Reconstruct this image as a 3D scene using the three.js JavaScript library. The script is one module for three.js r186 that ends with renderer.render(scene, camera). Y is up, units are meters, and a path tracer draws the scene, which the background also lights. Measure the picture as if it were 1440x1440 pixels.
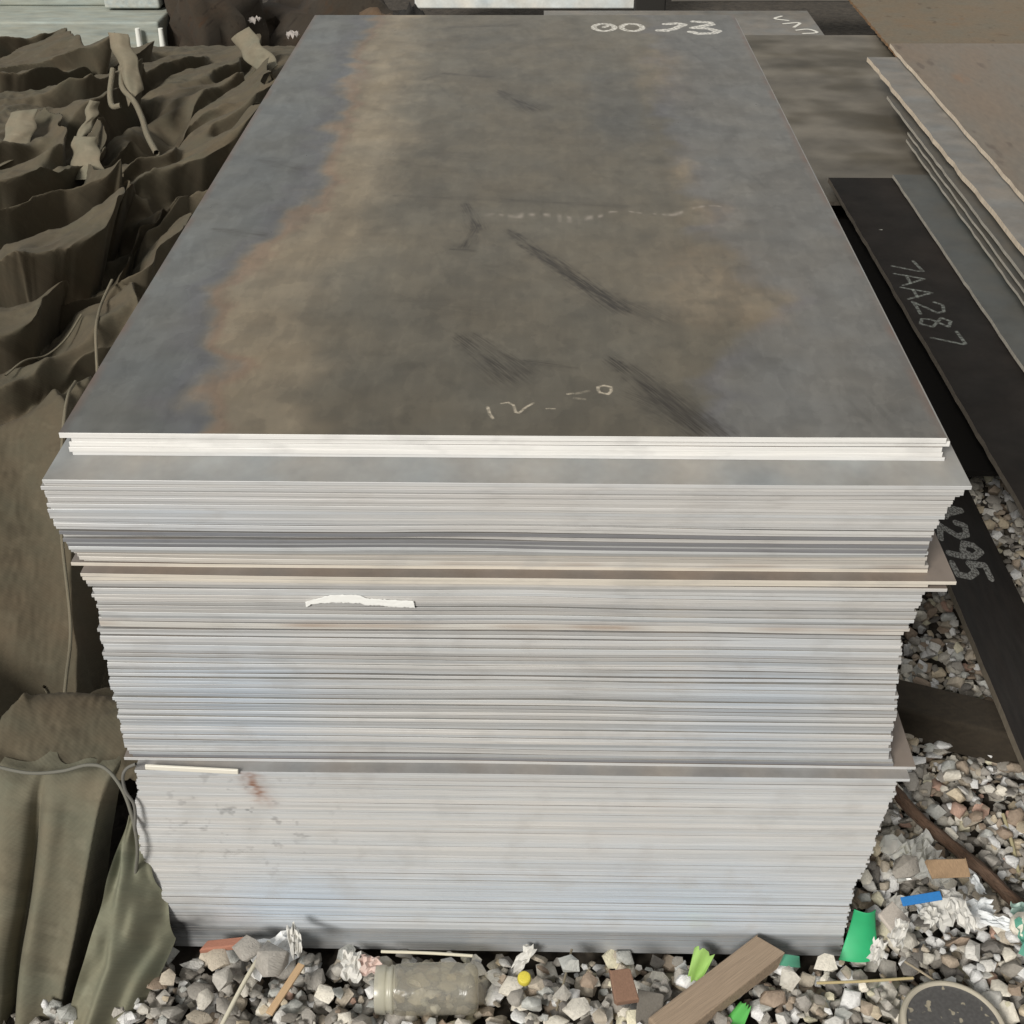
import * as THREE from 'three';
import { mergeGeometries, mergeVertices, toCreasedNormals } from 'three/addons/utils/BufferGeometryUtils.js';
import { ConvexGeometry } from 'three/addons/geometries/ConvexGeometry.js';
import { RoundedBoxGeometry } from 'three/addons/geometries/RoundedBoxGeometry.js';
import { createNoise2D, createNoise3D, createNoise4D } from 'simplex-noise';

// ------------------------------------------------------------------ camera, sky, sun, exposure
const scene = new THREE.Scene();
const camera = new THREE.PerspectiveCamera(42.385, 1, 0.05, 100);
camera.position.set(0.0401, 1.6478, 1.2873);
camera.rotation.set(-0.58337, 0.02345, -0.005, 'YXZ');

const SUN_DIR = new THREE.Vector3(-0.42, 0.61, 0.68).normalize();
const SKY = 0.19;
{
  const W = 256, H = 128, d = new Float32Array(W * H * 4);
  for (let j = 0; j < H; j++) for (let i = 0; i < W; i++) {
    const el = ((j + 0.5) / H - 0.5) * Math.PI, e = Math.max(0, Math.sin(el));
    const up = el > 0 ? SKY * (0.72 + 0.42 * e) : SKY * 0.25;
    const k = (j * W + i) * 4;
    d[k] = up * 1.0; d[k + 1] = up * 1.0; d[k + 2] = up * (el > 0 ? 0.97 : 0.88); d[k + 3] = 1;
  }
  const t = new THREE.DataTexture(d, W, H, THREE.RGBAFormat, THREE.FloatType);
  t.mapping = THREE.EquirectangularReflectionMapping; t.magFilter = THREE.LinearFilter; t.needsUpdate = true;
  scene.background = t; scene.environment = t;
}
const sun = new THREE.DirectionalLight(new THREE.Color(1.0, 0.965, 0.905), 1.5);
sun.position.copy(SUN_DIR).multiplyScalar(12); sun.target.position.set(0, 0.3, -1);
sun.castShadow = true; sun.shadow.radius = 32; sun.shadow.mapSize.set(4096, 4096);
Object.assign(sun.shadow.camera, { left: -5, right: 5, top: 5, bottom: -5, near: 1, far: 25 });
sun.shadow.camera.updateProjectionMatrix();
scene.add(sun, sun.target);
const renderer = new THREE.WebGLRenderer({ antialias: true });
renderer.toneMapping = THREE.LinearToneMapping;
renderer.toneMappingExposure = 2.25;
renderer.shadowMap.enabled = true;
renderer.setSize(1024, 1024);

// ------------------------------------------------------------------ helpers
function mulberry(a) { return () => { a |= 0; a = a + 0x6D2B79F5 | 0; let t = Math.imul(a ^ a >>> 15, 1 | a); t = t + Math.imul(t ^ t >>> 7, 61 | t) ^ t; return ((t ^ t >>> 14) >>> 0) / 4294967296; }; }
const rnd = mulberry(77);
const rr = (a, b) => a + (b - a) * rnd();
const N2 = createNoise2D(mulberry(5)), N3 = createNoise3D(mulberry(9)), N4 = createNoise4D(mulberry(21));
const clamp = (x, a = 0, b = 1) => Math.min(b, Math.max(a, x));
const lerp = (a, b, t) => a + (b - a) * t;
const sst = (a, b, x) => { const t = clamp((x - a) / (b - a)); return t * t * (3 - 2 * t); };
function fbm(x, y, o = 4) { let s = 0, a = 0.5, f = 1; for (let i = 0; i < o; i++) { s += a * N2(x * f + i * 17.3, y * f - i * 9.1); a *= 0.5; f *= 2.03; } return s; }
function interp(x, xs, ys) { if (x <= xs[0]) return ys[0]; for (let i = 1; i < xs.length; i++) if (x <= xs[i]) return lerp(ys[i - 1], ys[i], (x - xs[i - 1]) / (xs[i] - xs[i - 1])); return ys[ys.length - 1]; }
const used = {};
function numbered(n) { if (!(n in used)) { used[n] = 0; return n; } used[n]++; return n + '_' + String(used[n]).padStart(3, '0'); }
function tag(o, label, category, group) { o.userData.label = label; if (category) o.userData.category = category; if (group) o.userData.group = group; return o; }
function shade(o) { o.traverse((m) => { if (m.isMesh) { m.castShadow = true; m.receiveShadow = true; } }); return o; }
function obj(name, geo, mat, parent = scene) { const m = new THREE.Mesh(geo, mat); m.name = parent === scene ? numbered(name) : name; m.castShadow = m.receiveShadow = true; parent.add(m); return m; }
function thing(name, label, category, pos = [0, 0, 0], group) { const g = new THREE.Group(); g.name = numbered(name); g.position.set(...pos); tag(g, label, category, group); scene.add(g); return g; }
const C = (r, g, b) => new THREE.Color().setRGB(r, g, b);
function tex(w, h, fn, srgb = false, rep = true) {      // fn(u, v) -> [r, g, b] linear 0..1 (colour maps are stored as sRGB)
  const d = new Uint8Array(w * h * 4);
  const enc = (x) => { x = clamp(x); return Math.round(255 * (srgb ? (x <= 0.0031308 ? 12.92 * x : 1.055 * Math.pow(x, 1 / 2.4) - 0.055) : x)); };
  for (let j = 0; j < h; j++) for (let i = 0; i < w; i++) { const c = fn((i + 0.5) / w, (j + 0.5) / h), k = (j * w + i) * 4; d[k] = enc(c[0]); d[k + 1] = enc(c[1]); d[k + 2] = enc(c[2]); d[k + 3] = 255; }
  const t = new THREE.DataTexture(d, w, h, THREE.RGBAFormat); t.magFilter = THREE.LinearFilter; t.minFilter = THREE.LinearMipmapLinearFilter; t.generateMipmaps = true;
  t.wrapS = t.wrapT = rep ? THREE.RepeatWrapping : THREE.ClampToEdgeWrapping;
  if (srgb) t.colorSpace = THREE.SRGBColorSpace; t.needsUpdate = true; return t;
}
const gray = (f) => (u, v) => { const g = f(u, v); return [g, g, g]; };
const tileN = (u, v, s, o = 4) => { const a = u * 2 * Math.PI, b = v * 2 * Math.PI, R = s / (2 * Math.PI), ca = Math.cos(a) * R, sa = Math.sin(a) * R, cb = Math.cos(b) * R, sb = Math.sin(b) * R; let t = 0, amp = 0.5, f = 1; for (let i = 0; i < o; i++) { t += amp * N4(ca * f + i * 5, sa * f, cb * f - i * 3, sb * f); amp *= 0.5; f *= 2; } return t; };
const std = (o) => new THREE.MeshStandardMaterial(o), phy = (o) => new THREE.MeshPhysicalMaterial(o);
const mix3 = (a, b, t) => [lerp(a[0], b[0], t), lerp(a[1], b[1], t), lerp(a[2], b[2], t)];
function box(w, h, d, r = 0.003) { return new RoundedBoxGeometry(w, h, d, 2, Math.min(r, w / 2.1, h / 2.1, d / 2.1)); }
// surface patch from a function (s, t) -> [x, y, z]
function patch(nu, nv, f, thick = 0) {
  const p = [], uv = [], idx = [];
  for (let j = 0; j <= nv; j++) for (let i = 0; i <= nu; i++) { const q = f(i / nu, j / nv); p.push(...q); uv.push(q[0] * 1.0 + q[1] * 0.4, q[2] * 1.0 - q[1] * 0.9); }
  for (let j = 0; j < nv; j++) for (let i = 0; i < nu; i++) { const a = j * (nu + 1) + i, b = a + 1, c = a + nu + 1, d = c + 1; idx.push(a, c, b, b, c, d); }
  const g = new THREE.BufferGeometry(); g.setAttribute('position', new THREE.Float32BufferAttribute(p, 3)); g.setAttribute('uv', new THREE.Float32BufferAttribute(uv, 2)); g.setIndex(idx); g.computeVertexNormals();
  if (!thick) return g;
  // give the sheet a thickness: offset copy plus rim
  const n = g.attributes.normal.array, m = p.length / 3, p2 = p.slice(), uv2 = uv.concat(uv);
  for (let i = 0; i < m * 3; i++) p2.push(p[i] - n[i] * thick);
  const id2 = idx.slice(); for (let i = 0; i < idx.length; i += 3) id2.push(idx[i] + m, idx[i + 2] + m, idx[i + 1] + m);
  const rim = (a, b) => id2.push(a, b, a + m, b, b + m, a + m), w = nu + 1;
  for (let i = 0; i < nu; i++) { rim(i, i + 1); rim(nv * w + i + 1, nv * w + i); }
  for (let j = 0; j < nv; j++) { rim((j + 1) * w, j * w); rim(j * w + nu, (j + 1) * w + nu); }
  const h = new THREE.BufferGeometry(); h.setAttribute('position', new THREE.Float32BufferAttribute(p2, 3)); h.setAttribute('uv', new THREE.Float32BufferAttribute(uv2, 2)); h.setIndex(id2); h.computeVertexNormals(); return h;
}
const tube = (pts, r, n = 40, rs = 7) => new THREE.TubeGeometry(new THREE.CatmullRomCurve3(pts.map((q) => new THREE.Vector3(...q))), n, r, rs, false);

// ------------------------------------------------------------------ textures
// the uppermost sheet: u across 1 m, v from the front (0) to the far end (1) of 2 m
function topColour() {
  const lw = [0.016, 0.119, 0.235, 0.413, 0.543, 0.751, 1.038, 1.505, 1.935], lu = [0.169, 0.146, 0.128, 0.101, 0.143, 0.175, 0.171, 0.153, 0.135];
  const rw = [0.015, 0.127, 0.264, 0.352, 0.471, 0.605, 0.756, 0.892, 1.508, 1.937], ru = [0.727, 0.756, 0.834, 0.880, 0.843, 0.781, 0.813, 0.779, 0.789, 0.787];
  const blueL = [0.126, 0.130, 0.124], tan = [0.212, 0.174, 0.120], mid = [0.108, 0.095, 0.070], greyR = [0.134, 0.129, 0.118], dark = [0.024, 0.018, 0.012];
  const blotch = [[0.779, 0.892, 0.035, 0.07, 0.8], [0.806, 0.700, 0.035, 0.05, 0.6], [0.800, 1.55, 0.05, 0.2, 0.45], [0.853, 0.34, 0.03, 0.06, 0.5], [0.775, 0.48, 0.07, 0.10, 0.55], [0.76, 0.36, 0.09, 0.07, 0.4], [0.82, 0.40, 0.06, 0.06, 0.4]];
  const segd = (u, w, a) => { const dx = a[2] - a[0], dy = a[3] - a[1], L = dx * dx + dy * dy, t = clamp(((u - a[0]) * dx + (w - a[1]) * dy) / L); return [Math.hypot(u - a[0] - dx * t, w - a[1] - dy * t), t]; };
  const scuffs = [[0.498, 0.616, 0.646, 0.349, 0.016, 0.62], [0.515, 0.56, 0.66, 0.33, 0.008, 0.6], [0.425, 0.73, 0.447, 0.63, 0.012, 0.5], [0.447, 0.64, 0.432, 0.56, 0.009, 0.5], [0.415, 0.545, 0.447, 0.540, 0.004, 0.6], [0.461, 1.361, 0.525, 1.247, 0.020, 0.6],
    [0.442, 0.25, 0.507, 0.145, 0.020, 0.5], [0.46, 0.26, 0.53, 0.16, 0.010, 0.4], [0.524, 0.185, 0.577, 0.171, 0.009, 0.45], [0.634, 0.190, 0.724, 0.02, 0.017, 0.6], [0.66, 0.17, 0.75, 0.01, 0.014, 0.4], [0.65, 0.10, 0.70, 0.05, 0.02, 0.3], [0.306, 1.442, 0.340, 1.490, 0.010, 0.35], [0.340, 1.490, 0.436, 1.464, 0.010, 0.45], [0.311, 0.768, 0.50, 0.75, 0.010, 0.2], [0.50, 0.75, 0.675, 0.723, 0.008, 0.25], [0.66, 0.36, 0.70, 0.31, 0.02, 0.25], [0.33, 1.88, 0.48, 1.90, 0.014, 0.4],
    [0.05, 0.62, 0.12, 0.60, 0.012, 0.35], [0.06, 0.94, 0.13, 0.90, 0.015, 0.3], [0.35, 0.98, 0.42, 0.96, 0.03, 0.14], [0.36, 0.36, 0.45, 0.34, 0.03, 0.14]];
  return (u, v) => {
    const w = v * 2, wu = u + 0.030 * fbm(u * 7, w * 5, 5), ww = w + 0.05 * fbm(u * 6 + 30, w * 5, 3);
    const L = interp(ww, lw, lu) + 0.020 * N2(ww * 7, 3) + 0.003 * N2(ww * 26, 7), Rr = interp(ww, rw, ru) + 0.022 * N2(ww * 8, 13) + 0.004 * N2(ww * 31, 17);
    const s1 = sst(L - 0.034, L + 0.030, wu), tanW = sst(L + 0.05, L + 0.17 + 0.06 * fbm(w * 3, 8, 2), wu);
    let c = mix3(blueL, tan, s1); c = mix3(c, mid, tanW * 0.92);
    const s2 = sst(Rr - 0.035, Rr + 0.03, wu); c = mix3(c, greyR, s2);
    c = mix3(c, [0.140, 0.124, 0.095], (1 - s2) * sst(0.9, 1.9, w) * 0.5 * tanW);  // far end lightened in the colour, in place of its grazing gloss
    // bluish rim just outside the heat line, brown rim just inside
    const e = Math.exp(-Math.pow((wu - L + 0.03) / 0.022, 2)), e2 = Math.exp(-Math.pow((wu - Rr - 0.012) / 0.020, 2)), e3 = Math.exp(-Math.pow((wu - L - 0.012) / 0.014, 2));
    c = mix3(c, [0.098, 0.095, 0.106], e * 0.5); c = mix3(c, [0.205, 0.130, 0.085], e3 * 0.55); c = mix3(c, [0.10, 0.098, 0.115], e2 * 0.45 * (0.5 + 0.5 * N2(ww * 5, 40)));
    for (const b of blotch) { const g = Math.exp(-Math.pow((wu - b[0]) / b[2], 2) - Math.pow((ww - b[1]) / b[3], 2)); c = mix3(c, [0.235, 0.178, 0.115], g * b[4] * (0.75 + 0.5 * fbm(u * 18, w * 12, 3))); }
    const bd = sst(0.61, 0.66, wu) * (1 - sst(0.72, 0.76, wu)) * sst(0.98, 1.1, ww) * (1 - sst(1.45, 1.56, ww)); c = mix3(c, [0.095, 0.092, 0.082], bd * 0.6);
    // mottling: clouds, faint rolling bands across, long fine streaks along
    const cl = fbm(u * 3.2, w * 2.4, 4), f = fbm(u * 16 + 9, w * 12, 4), band = 0.6 * N2(w * 13, 2.5 + u * 0.6) + 0.4 * N2(w * 41, 5 + u * 0.8), st = N2(u * 90, w * 2.2);
    const crisp = sst(0.02, 0.10, fbm(u * 13 + 5, w * 8 + 60, 6)) - 0.5, flow = N2(u * 5 + 0.6 * fbm(u * 9, w * 9, 3), w * 1.1 + 9);
    const scr = sst(0.62, 0.8, N2(u * 34 + w * 9, w * 3.1 + 40)) * sst(0.0, 0.4, fbm(u * 4, w * 3 + 11, 2)), wm = Math.abs(fbm(u * 5 + 33, w * 4, 4)), ring = Math.exp(-Math.pow((wm - 0.12) / 0.012, 2)) * sst(0.0, 0.3, fbm(u * 2 + 8, w * 2, 2));
    let m = 1 + 0.20 * cl + 0.14 * f + 0.11 * crisp - 0.10 * scr + 0.10 * ring + 0.08 * flow + 0.045 * band + 0.02 * st + 0.09 * sst(0.1, 0.5, fbm(u * 34, w * 9 + 50, 3));
    m *= 1 - 0.10 * sst(0.15, 0.55, fbm(u * 11 + 70, w * 9, 4));
    const spk = N2(u * 240, w * 200); if (spk > 0.86) m *= 0.82;
    // metallic sheen painted into the colour: pale streaks, bright patches, duller front end
    const pale = sst(L + 0.02, L + 0.07, wu) * (1 - sst(L + 0.11, L + 0.20, wu)) * sst(0.85, 1.25, w), sheenGlow = Math.exp(-Math.pow((wu - 0.26) / 0.10, 2) - Math.pow((ww - 0.48) / 0.13, 2)) + 0.8 * Math.exp(-Math.pow((wu - 0.78) / 0.08, 2) - Math.pow((ww - 0.37) / 0.07, 2)) + 0.6 * Math.exp(-Math.pow((wu - 0.90) / 0.05, 2) - Math.pow((ww - 0.16) / 0.12, 2));
    m *= 1 + 0.22 * pale + 0.26 * sheenGlow * (0.7 + 0.6 * fbm(u * 8, w * 16, 4)) - 0.16 * (1 - sst(0.02, 0.30, w)) * (1 - s2) + 0.05 * N2(u * 26 + 0.4 * N2(w * 2, 4), w * 0.7);
    c = c.map((x) => x * m);
    const warm = 0.05 * fbm(u * 4 + 90, w * 4, 3); c = [c[0] * (1 + warm), c[1], c[2] * (1 - warm * 1.4)];
    for (const a of scuffs) {
      const [d, t] = segd(u + 0.004 * N2(u * 60, w * 60), w, a); const q = a[4] * (0.55 + 0.7 * t);
      if (d < q * 2.2) { const dir = Math.atan2(a[3] - a[1], a[2] - a[0]), across = -(u - a[0]) * Math.sin(dir) + (w - a[1]) * Math.cos(dir), along = (u - a[0]) * Math.cos(dir) + (w - a[1]) * Math.sin(dir); const str = 0.55 + 0.6 * N2(across * 260, along * 14); c = mix3(c, dark, clamp(Math.exp(-Math.pow(d / q, 2)) * a[5] * 1.75 * str)); }
    }
    const ln = Math.exp(-Math.pow((ww - (0.666 + (u - 0.452) * 0.11)) / 0.006, 2)) * sst(0.44, 0.5, u) * (1 - sst(0.82, 0.86, u)) * clamp(0.4 + N2(u * 60, 3)); c = mix3(c, [0.36, 0.31, 0.26], ln * 0.6);
    const edge = Math.min(u, 1 - u); if (edge < 0.012) c = mix3(c, [0.16, 0.085, 0.055], (1 - edge / 0.012) * 0.6 * clamp(0.5 + fbm(w * 8, 20, 3)));
    return c;
  };
}
function paintInto(t, w, h, draw) {    // draws strokes on a canvas and lays them over a DataTexture (row 0 = v 0)
  const cv = document.createElement('canvas'); cv.width = w; cv.height = h; const x = cv.getContext('2d'); draw(x);
  const px = x.getImageData(0, 0, w, h).data, d = t.image.data;
  for (let j = 0; j < h; j++) for (let i = 0; i < w; i++) { const s = ((h - 1 - j) * w + i) * 4, a = px[s + 3] / 255; if (!a) continue; const q = (j * w + i) * 4, k = a * clamp(0.72 + 0.45 * N2(i * 0.09, j * 0.09) + 0.35 * N2(i * 0.31, j * 0.31)); for (let c = 0; c < 3; c++) d[q + c] = lerp(d[q + c], px[s + c], k); }
  t.needsUpdate = true;
}
const topTex = tex(1024, 2048, topColour(), true, false);
paintInto(topTex, 1024, 2048, (x) => {
  const P = (u, w) => [u * 1024, 2048 - w * 1024];
  const line = (pts, lw, col) => { x.strokeStyle = col; x.lineWidth = lw; x.lineCap = x.lineJoin = 'round'; x.beginPath(); pts.forEach(([u, w], i) => { const [a, b] = P(u, w); i ? x.lineTo(a, b) : x.moveTo(a, b); }); x.stroke(); };
  const oval = (cu, cw, a, b, lw, col, dot) => { x.strokeStyle = col; x.lineWidth = lw; x.beginPath(); const [px, py] = P(cu, cw); x.ellipse(px, py, a * 1024, b * 1024, 0, 0, 7); x.stroke(); if (dot) { x.beginPath(); x.ellipse(px + 4, py - 8, 7, 14, 0.6, 0, 7); x.fillStyle = col; x.fill(); } };
  const wh = 'rgba(236,232,222,1)';
  oval(0.688, 1.880, 0.024, 0.034, 14, wh, true); oval(0.752, 1.880, 0.024, 0.034, 14, wh, false);
  line([[0.812, 1.852], [0.845, 1.862], [0.874, 1.905], [0.862, 1.918], [0.832, 1.912]], 19, wh); line([[0.812, 1.852], [0.83, 1.846]], 14, wh);
  line([[0.900, 1.935], [0.935, 1.925], [0.938, 1.905], [0.905, 1.885], [0.892, 1.875], [0.925, 1.868], [0.947, 1.845], [0.935, 1.825], [0.900, 1.820], [0.884, 1.838]], 19, wh);
  const ch = 'rgba(198,186,166,0.9)', c2 = 'rgba(180,168,150,0.45)';
  line([[0.484, 0.067], [0.487, 0.05], [0.491, 0.040]], 4, ch);
  line([[0.500, 0.076], [0.508, 0.078], [0.514, 0.072], [0.517, 0.055], [0.521, 0.053]], 3.5, ch); line([[0.521, 0.053], [0.528, 0.066], [0.537, 0.077]], 3.5, ch);
  line([[0.553, 0.064], [0.562, 0.064]], 3, ch); line([[0.578, 0.100], [0.584, 0.101]], 4, ch); line([[0.588, 0.101], [0.603, 0.108]], 5, c2); line([[0.586, 0.090], [0.597, 0.087]], 5, c2);
  line([[0.614, 0.118], [0.622, 0.122], [0.630, 0.118], [0.630, 0.108], [0.626, 0.100], [0.616, 0.104], [0.614, 0.112], [0.615, 0.118]], 4, ch);
});
const topRough = tex(512, 1024, gray((u, v) => 0.50 + 0.10 * fbm(u * 9, v * 14, 4) + 0.05 * fbm(u * 40, v * 60, 2)), false, false);
// front of the stack: u over x -0.58 .. 0.58, v over y 0 .. 0.93
const FX0 = -0.58, FXW = 1.16, FYH = 0.93;
const frontTex = tex(1536, 1408, (u, v) => {
  const x = FX0 + u * FXW, y = v * FYH;
  let c = [0.690, 0.688, 0.678];
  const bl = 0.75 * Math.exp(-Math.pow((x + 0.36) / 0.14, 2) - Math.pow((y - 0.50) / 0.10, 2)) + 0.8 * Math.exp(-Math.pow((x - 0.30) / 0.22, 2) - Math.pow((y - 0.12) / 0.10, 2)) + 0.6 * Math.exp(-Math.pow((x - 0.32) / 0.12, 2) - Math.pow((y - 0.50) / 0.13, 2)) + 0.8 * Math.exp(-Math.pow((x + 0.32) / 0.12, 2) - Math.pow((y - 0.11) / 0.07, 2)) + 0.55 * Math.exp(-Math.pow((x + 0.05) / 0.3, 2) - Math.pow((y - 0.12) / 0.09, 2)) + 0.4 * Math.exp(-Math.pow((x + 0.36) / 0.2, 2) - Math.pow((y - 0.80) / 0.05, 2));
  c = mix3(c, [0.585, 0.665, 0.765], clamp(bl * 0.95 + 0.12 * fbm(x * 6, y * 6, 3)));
  const cream = sst(0.695, 0.705, y) * (1 - sst(0.735, 0.745, y)); c = mix3(c, [0.76, 0.715, 0.645], cream * 0.8);
  const top = sst(0.868, 0.878, y); c = mix3(c, [0.86, 0.845, 0.815], top);
  const rust = Math.exp(-Math.pow((y - 0.632) / 0.006, 2)) * clamp(0.45 + 0.9 * N2(x * 7, 4)) + 0.6 * Math.exp(-Math.pow((y - 0.722) / 0.004, 2)) * clamp(0.3 + N2(x * 9, 14)); c = mix3(c, [0.34, 0.21, 0.13], clamp(rust * 0.6));
  const bot = 1 - sst(0.044, 0.050, y); c = mix3(c, [0.27, 0.285, 0.30], bot * 0.75);
  const dirt = Math.exp(-Math.pow((x + 0.50) / 0.09, 2) - Math.pow((y - 0.05) / 0.05, 2)) * (0.8 + 0.5 * fbm(x * 14, y * 14, 3)); c = mix3(c, [0.085, 0.085, 0.088], clamp(dirt));
  const smudge = sst(0.05, 0.55, fbm(x * 9 + 4, y * 9, 4)) * 0.28; c = mix3(c, [0.50, 0.49, 0.475], smudge);
  const grime = sst(0.25, 0.6, fbm(x * 26, y * 20 + 8, 3)) * Math.exp(-Math.pow((x + 0.36) / 0.12, 2) - Math.pow((y - 0.29) / 0.12, 2)); c = mix3(c, [0.2, 0.195, 0.2], grime * 0.5);
  const stain = Math.exp(-Math.pow((x + 0.345 - (0.38 - y) * 0.25) / 0.013, 2)) * sst(0.30, 0.345, y) * (1 - sst(0.385, 0.392, y)) * (0.6 + 0.6 * fbm(x * 40, y * 40, 2)); c = mix3(c, [0.33, 0.17, 0.11], clamp(stain));
  // fine horizontal shear marks, short spells of bright and dull
  const hs = 0.5 * N2(x * 1.1, y * 700) + 0.4 * N2(x * 2.3 + 40, y * 330) + 0.3 * N2(x * 0.9, y * 150 + 7) + 0.35 * N2(x * 7, y * 420 + 3), m = 1 + 0.15 * hs + 0.05 * fbm(x * 3, y * 4, 3) + 0.02 * N2(x * 60, y * 900);
  c = c.map((q) => q * m);
  // brushed white paint across a run of edges
  return c;
}, true, false);
const steelTex = tex(512, 512, (u, v) => { const m = 1 + 0.35 * tileN(u, v, 9, 5) + 0.12 * tileN(u, v, 60, 2), w = 0.12 * tileN(u + 0.3, v, 7, 3); return [0.5 * m * (1 + w), 0.5 * m, 0.5 * m * (1 - w)]; }, true);
const rustTex = tex(1024, 1024, (u, v) => { const n = tileN(u, v, 6, 5), s = sst(0.22, 0.6, tileN(u + 0.4, v + 0.2, 7, 5)); let c = mix3([0.240, 0.200, 0.165], [0.215, 0.205, 0.190], clamp(0.5 + 1.4 * n)); c = mix3(c, [0.29, 0.165, 0.085], s * 0.55); c = mix3(c, [0.10, 0.075, 0.06], sst(0.25, 0.5, tileN(u + 0.7, v + 0.3, 16, 5)) * 0.6); const m = 1 + 0.25 * tileN(u, v, 50, 3); return c.map((x) => x * m); }, true);
const weaveBump = tex(512, 512, gray((u, v) => 0.5 + 0.10 * Math.sin(u * 512 * Math.PI * 0.5) * Math.sin(v * 512 * Math.PI * 0.5) + 0.35 * tileN(u, v, 14, 5)));
const tarpTex = tex(1024, 1024, (u, v) => { const n = tileN(u, v, 8, 5), d = sst(0.1, 0.45, tileN(u + 0.5, v + 0.1, 12, 5)), l = sst(0.15, 0.5, tileN(u + 0.2, v + 0.7, 18, 5)); let c = mix3([0.205, 0.172, 0.125], [0.175, 0.165, 0.125], clamp(0.5 + n * 1.2)); c = mix3(c, [0.115, 0.098, 0.070], d * 0.45); c = mix3(c, [0.270, 0.240, 0.185], l * 0.4); const m = 1 + 0.12 * tileN(u, v, 70, 2); return c.map((x) => x * m); }, true);
const stoneTex = tex(256, 256, (u, v) => { const m = 0.90 + 0.26 * tileN(u, v, 10, 4) + 0.06 * tileN(u, v, 60, 1); return [m, m * 0.99, m * 0.97]; }, true);
const stoneBump = tex(256, 256, gray((u, v) => 0.5 + 0.7 * tileN(u, v, 22, 4)));
const woodTex = tex(512, 512, (u, v) => { const g = 0.5 + 0.5 * N2(u * 40 + 0.8 * N2(v * 3, 1), v * 2.2), f = 0.5 + 0.5 * N2(u * 160, v * 6), m = 0.7 + 0.35 * g + 0.2 * f; return [0.30 * m, 0.225 * m, 0.155 * m]; }, true);
const soilTex = tex(512, 512, (u, v) => { const m = 1 + 0.7 * tileN(u, v, 14, 5); return [0.050 * m, 0.041 * m, 0.031 * m]; }, true);
// hand-drawn chalk strokes for the dark plates (unit box, y down)
const GLYPH = {
  A: [[[0, 1], [0.45, 0], [1, 0.95]], [[0.18, 0.62], [0.85, 0.58]]], 2: [[[0.02, 0.25], [0.3, 0], [0.8, 0.06], [0.92, 0.35], [0.45, 0.7], [0.02, 0.97], [0.45, 0.9], [1, 0.95]]],
  9: [[[0.92, 0.3], [0.6, 0.02], [0.2, 0.12], [0.15, 0.42], [0.55, 0.55], [0.9, 0.3], [0.85, 0.7], [0.7, 1]]], 5: [[[0.95, 0], [0.25, 0.05], [0.15, 0.45], [0.6, 0.38], [0.92, 0.62], [0.7, 0.95], [0.1, 1]]],
  8: [[[0.8, 0.2], [0.45, 0], [0.15, 0.22], [0.8, 0.65], [0.6, 1], [0.2, 0.9], [0.2, 0.65], [0.8, 0.2]]], 7: [[[0, 0.1], [0.9, 0.02], [0.95, 0.15], [0.45, 1]]],
};
function scrawl(x, text, cx, cy, w, h, step, lw, col) {    // text running down the canvas, tops towards +x
  x.save(); x.translate(cx, cy); x.rotate(Math.PI / 2); x.strokeStyle = col; x.lineWidth = lw; x.lineCap = x.lineJoin = 'round';
  [...text].forEach((ch, k) => { for (const s of GLYPH[ch]) { x.beginPath(); s.forEach(([a, b], i) => { const px = k * step + a * w, py = b * h - h / 2 + ((k * 37) % 5 - 2) * h * 0.03; const jx = px + w * 0.07 * N2(k * 9 + i, lw + cx), jy = py + h * 0.06 * N2(k * 5 + i * 2, cy); i ? x.lineTo(jx, jy) : x.moveTo(jx, jy); }); x.stroke(); } });
  x.restore();
}
const darkFn = (u, v) => { const m = 1 + 0.35 * fbm(u * 8, v * 16, 4) + 0.1 * fbm(u * 50, v * 90, 2), w = 0.5 + 0.5 * fbm(u * 3, v * 5, 3); return [lerp(0.016, 0.022, w) * m, lerp(0.015, 0.017, w) * m, 0.014 * m]; };
const plateFTex = tex(1024, 2048, darkFn, true, false);   // x 0.9 .. 2.2, z -0.3 .. -2.7
paintInto(plateFTex, 1024, 2048, (x) => {
  const P = (X, Z) => [(X - 0.86) / 1.3 * 1024, 2048 - (-0.3 - Z) / 2.4 * 2048];
  const [a, b] = P(1.013, -2.07); scrawl(x, '7AA287', a, b, 62, 58, 74, 7, 'rgba(150,156,150,0.75)');
  const [c, d] = P(1.0, -2.3); x.fillStyle = 'rgba(190,190,180,0.9)'; x.fillRect(c, d, 8, 5);
});
const plateGTex = tex(256, 2048, darkFn, true, false);    // x 0.835 .. 0.965, z 0.15 .. -1.75
paintInto(plateGTex, 256, 2048, (x) => { const P = (X, Z) => [(X - 0.835) / 0.13 * 256, 2048 - (0.15 - Z) / 1.9 * 2048]; const [a, b] = P(0.897, -1.155); scrawl(x, 'AA295', a, b, 64, 124, 77, 23, 'rgba(176,176,172,0.92)'); });

// ------------------------------------------------------------------ the setting: ground
const groundH = (x, z) => -0.035 + 0.012 * fbm(x * 2.2, z * 2.2, 3);
{
  const g = new THREE.PlaneGeometry(60, 60, 120, 120); g.rotateX(-Math.PI / 2); const p = g.attributes.position, uv = g.attributes.uv;
  for (let i = 0; i < p.count; i++) { p.setY(i, -0.035 + (Math.hypot(p.getX(i), p.getZ(i)) < 6 ? 0 : 0.02 * fbm(p.getX(i), p.getZ(i), 2))); uv.setXY(i, p.getX(i) * 1.3, p.getZ(i) * 1.3); }
  g.computeVertexNormals();
  const m = obj('ground', g, std({ map: soilTex, roughness: 1, bumpMap: stoneBump, bumpScale: 0.01 })); m.userData.kind = 'structure'; m.userData.label = 'dark bare soil under and behind the steel stacks';
}

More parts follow.
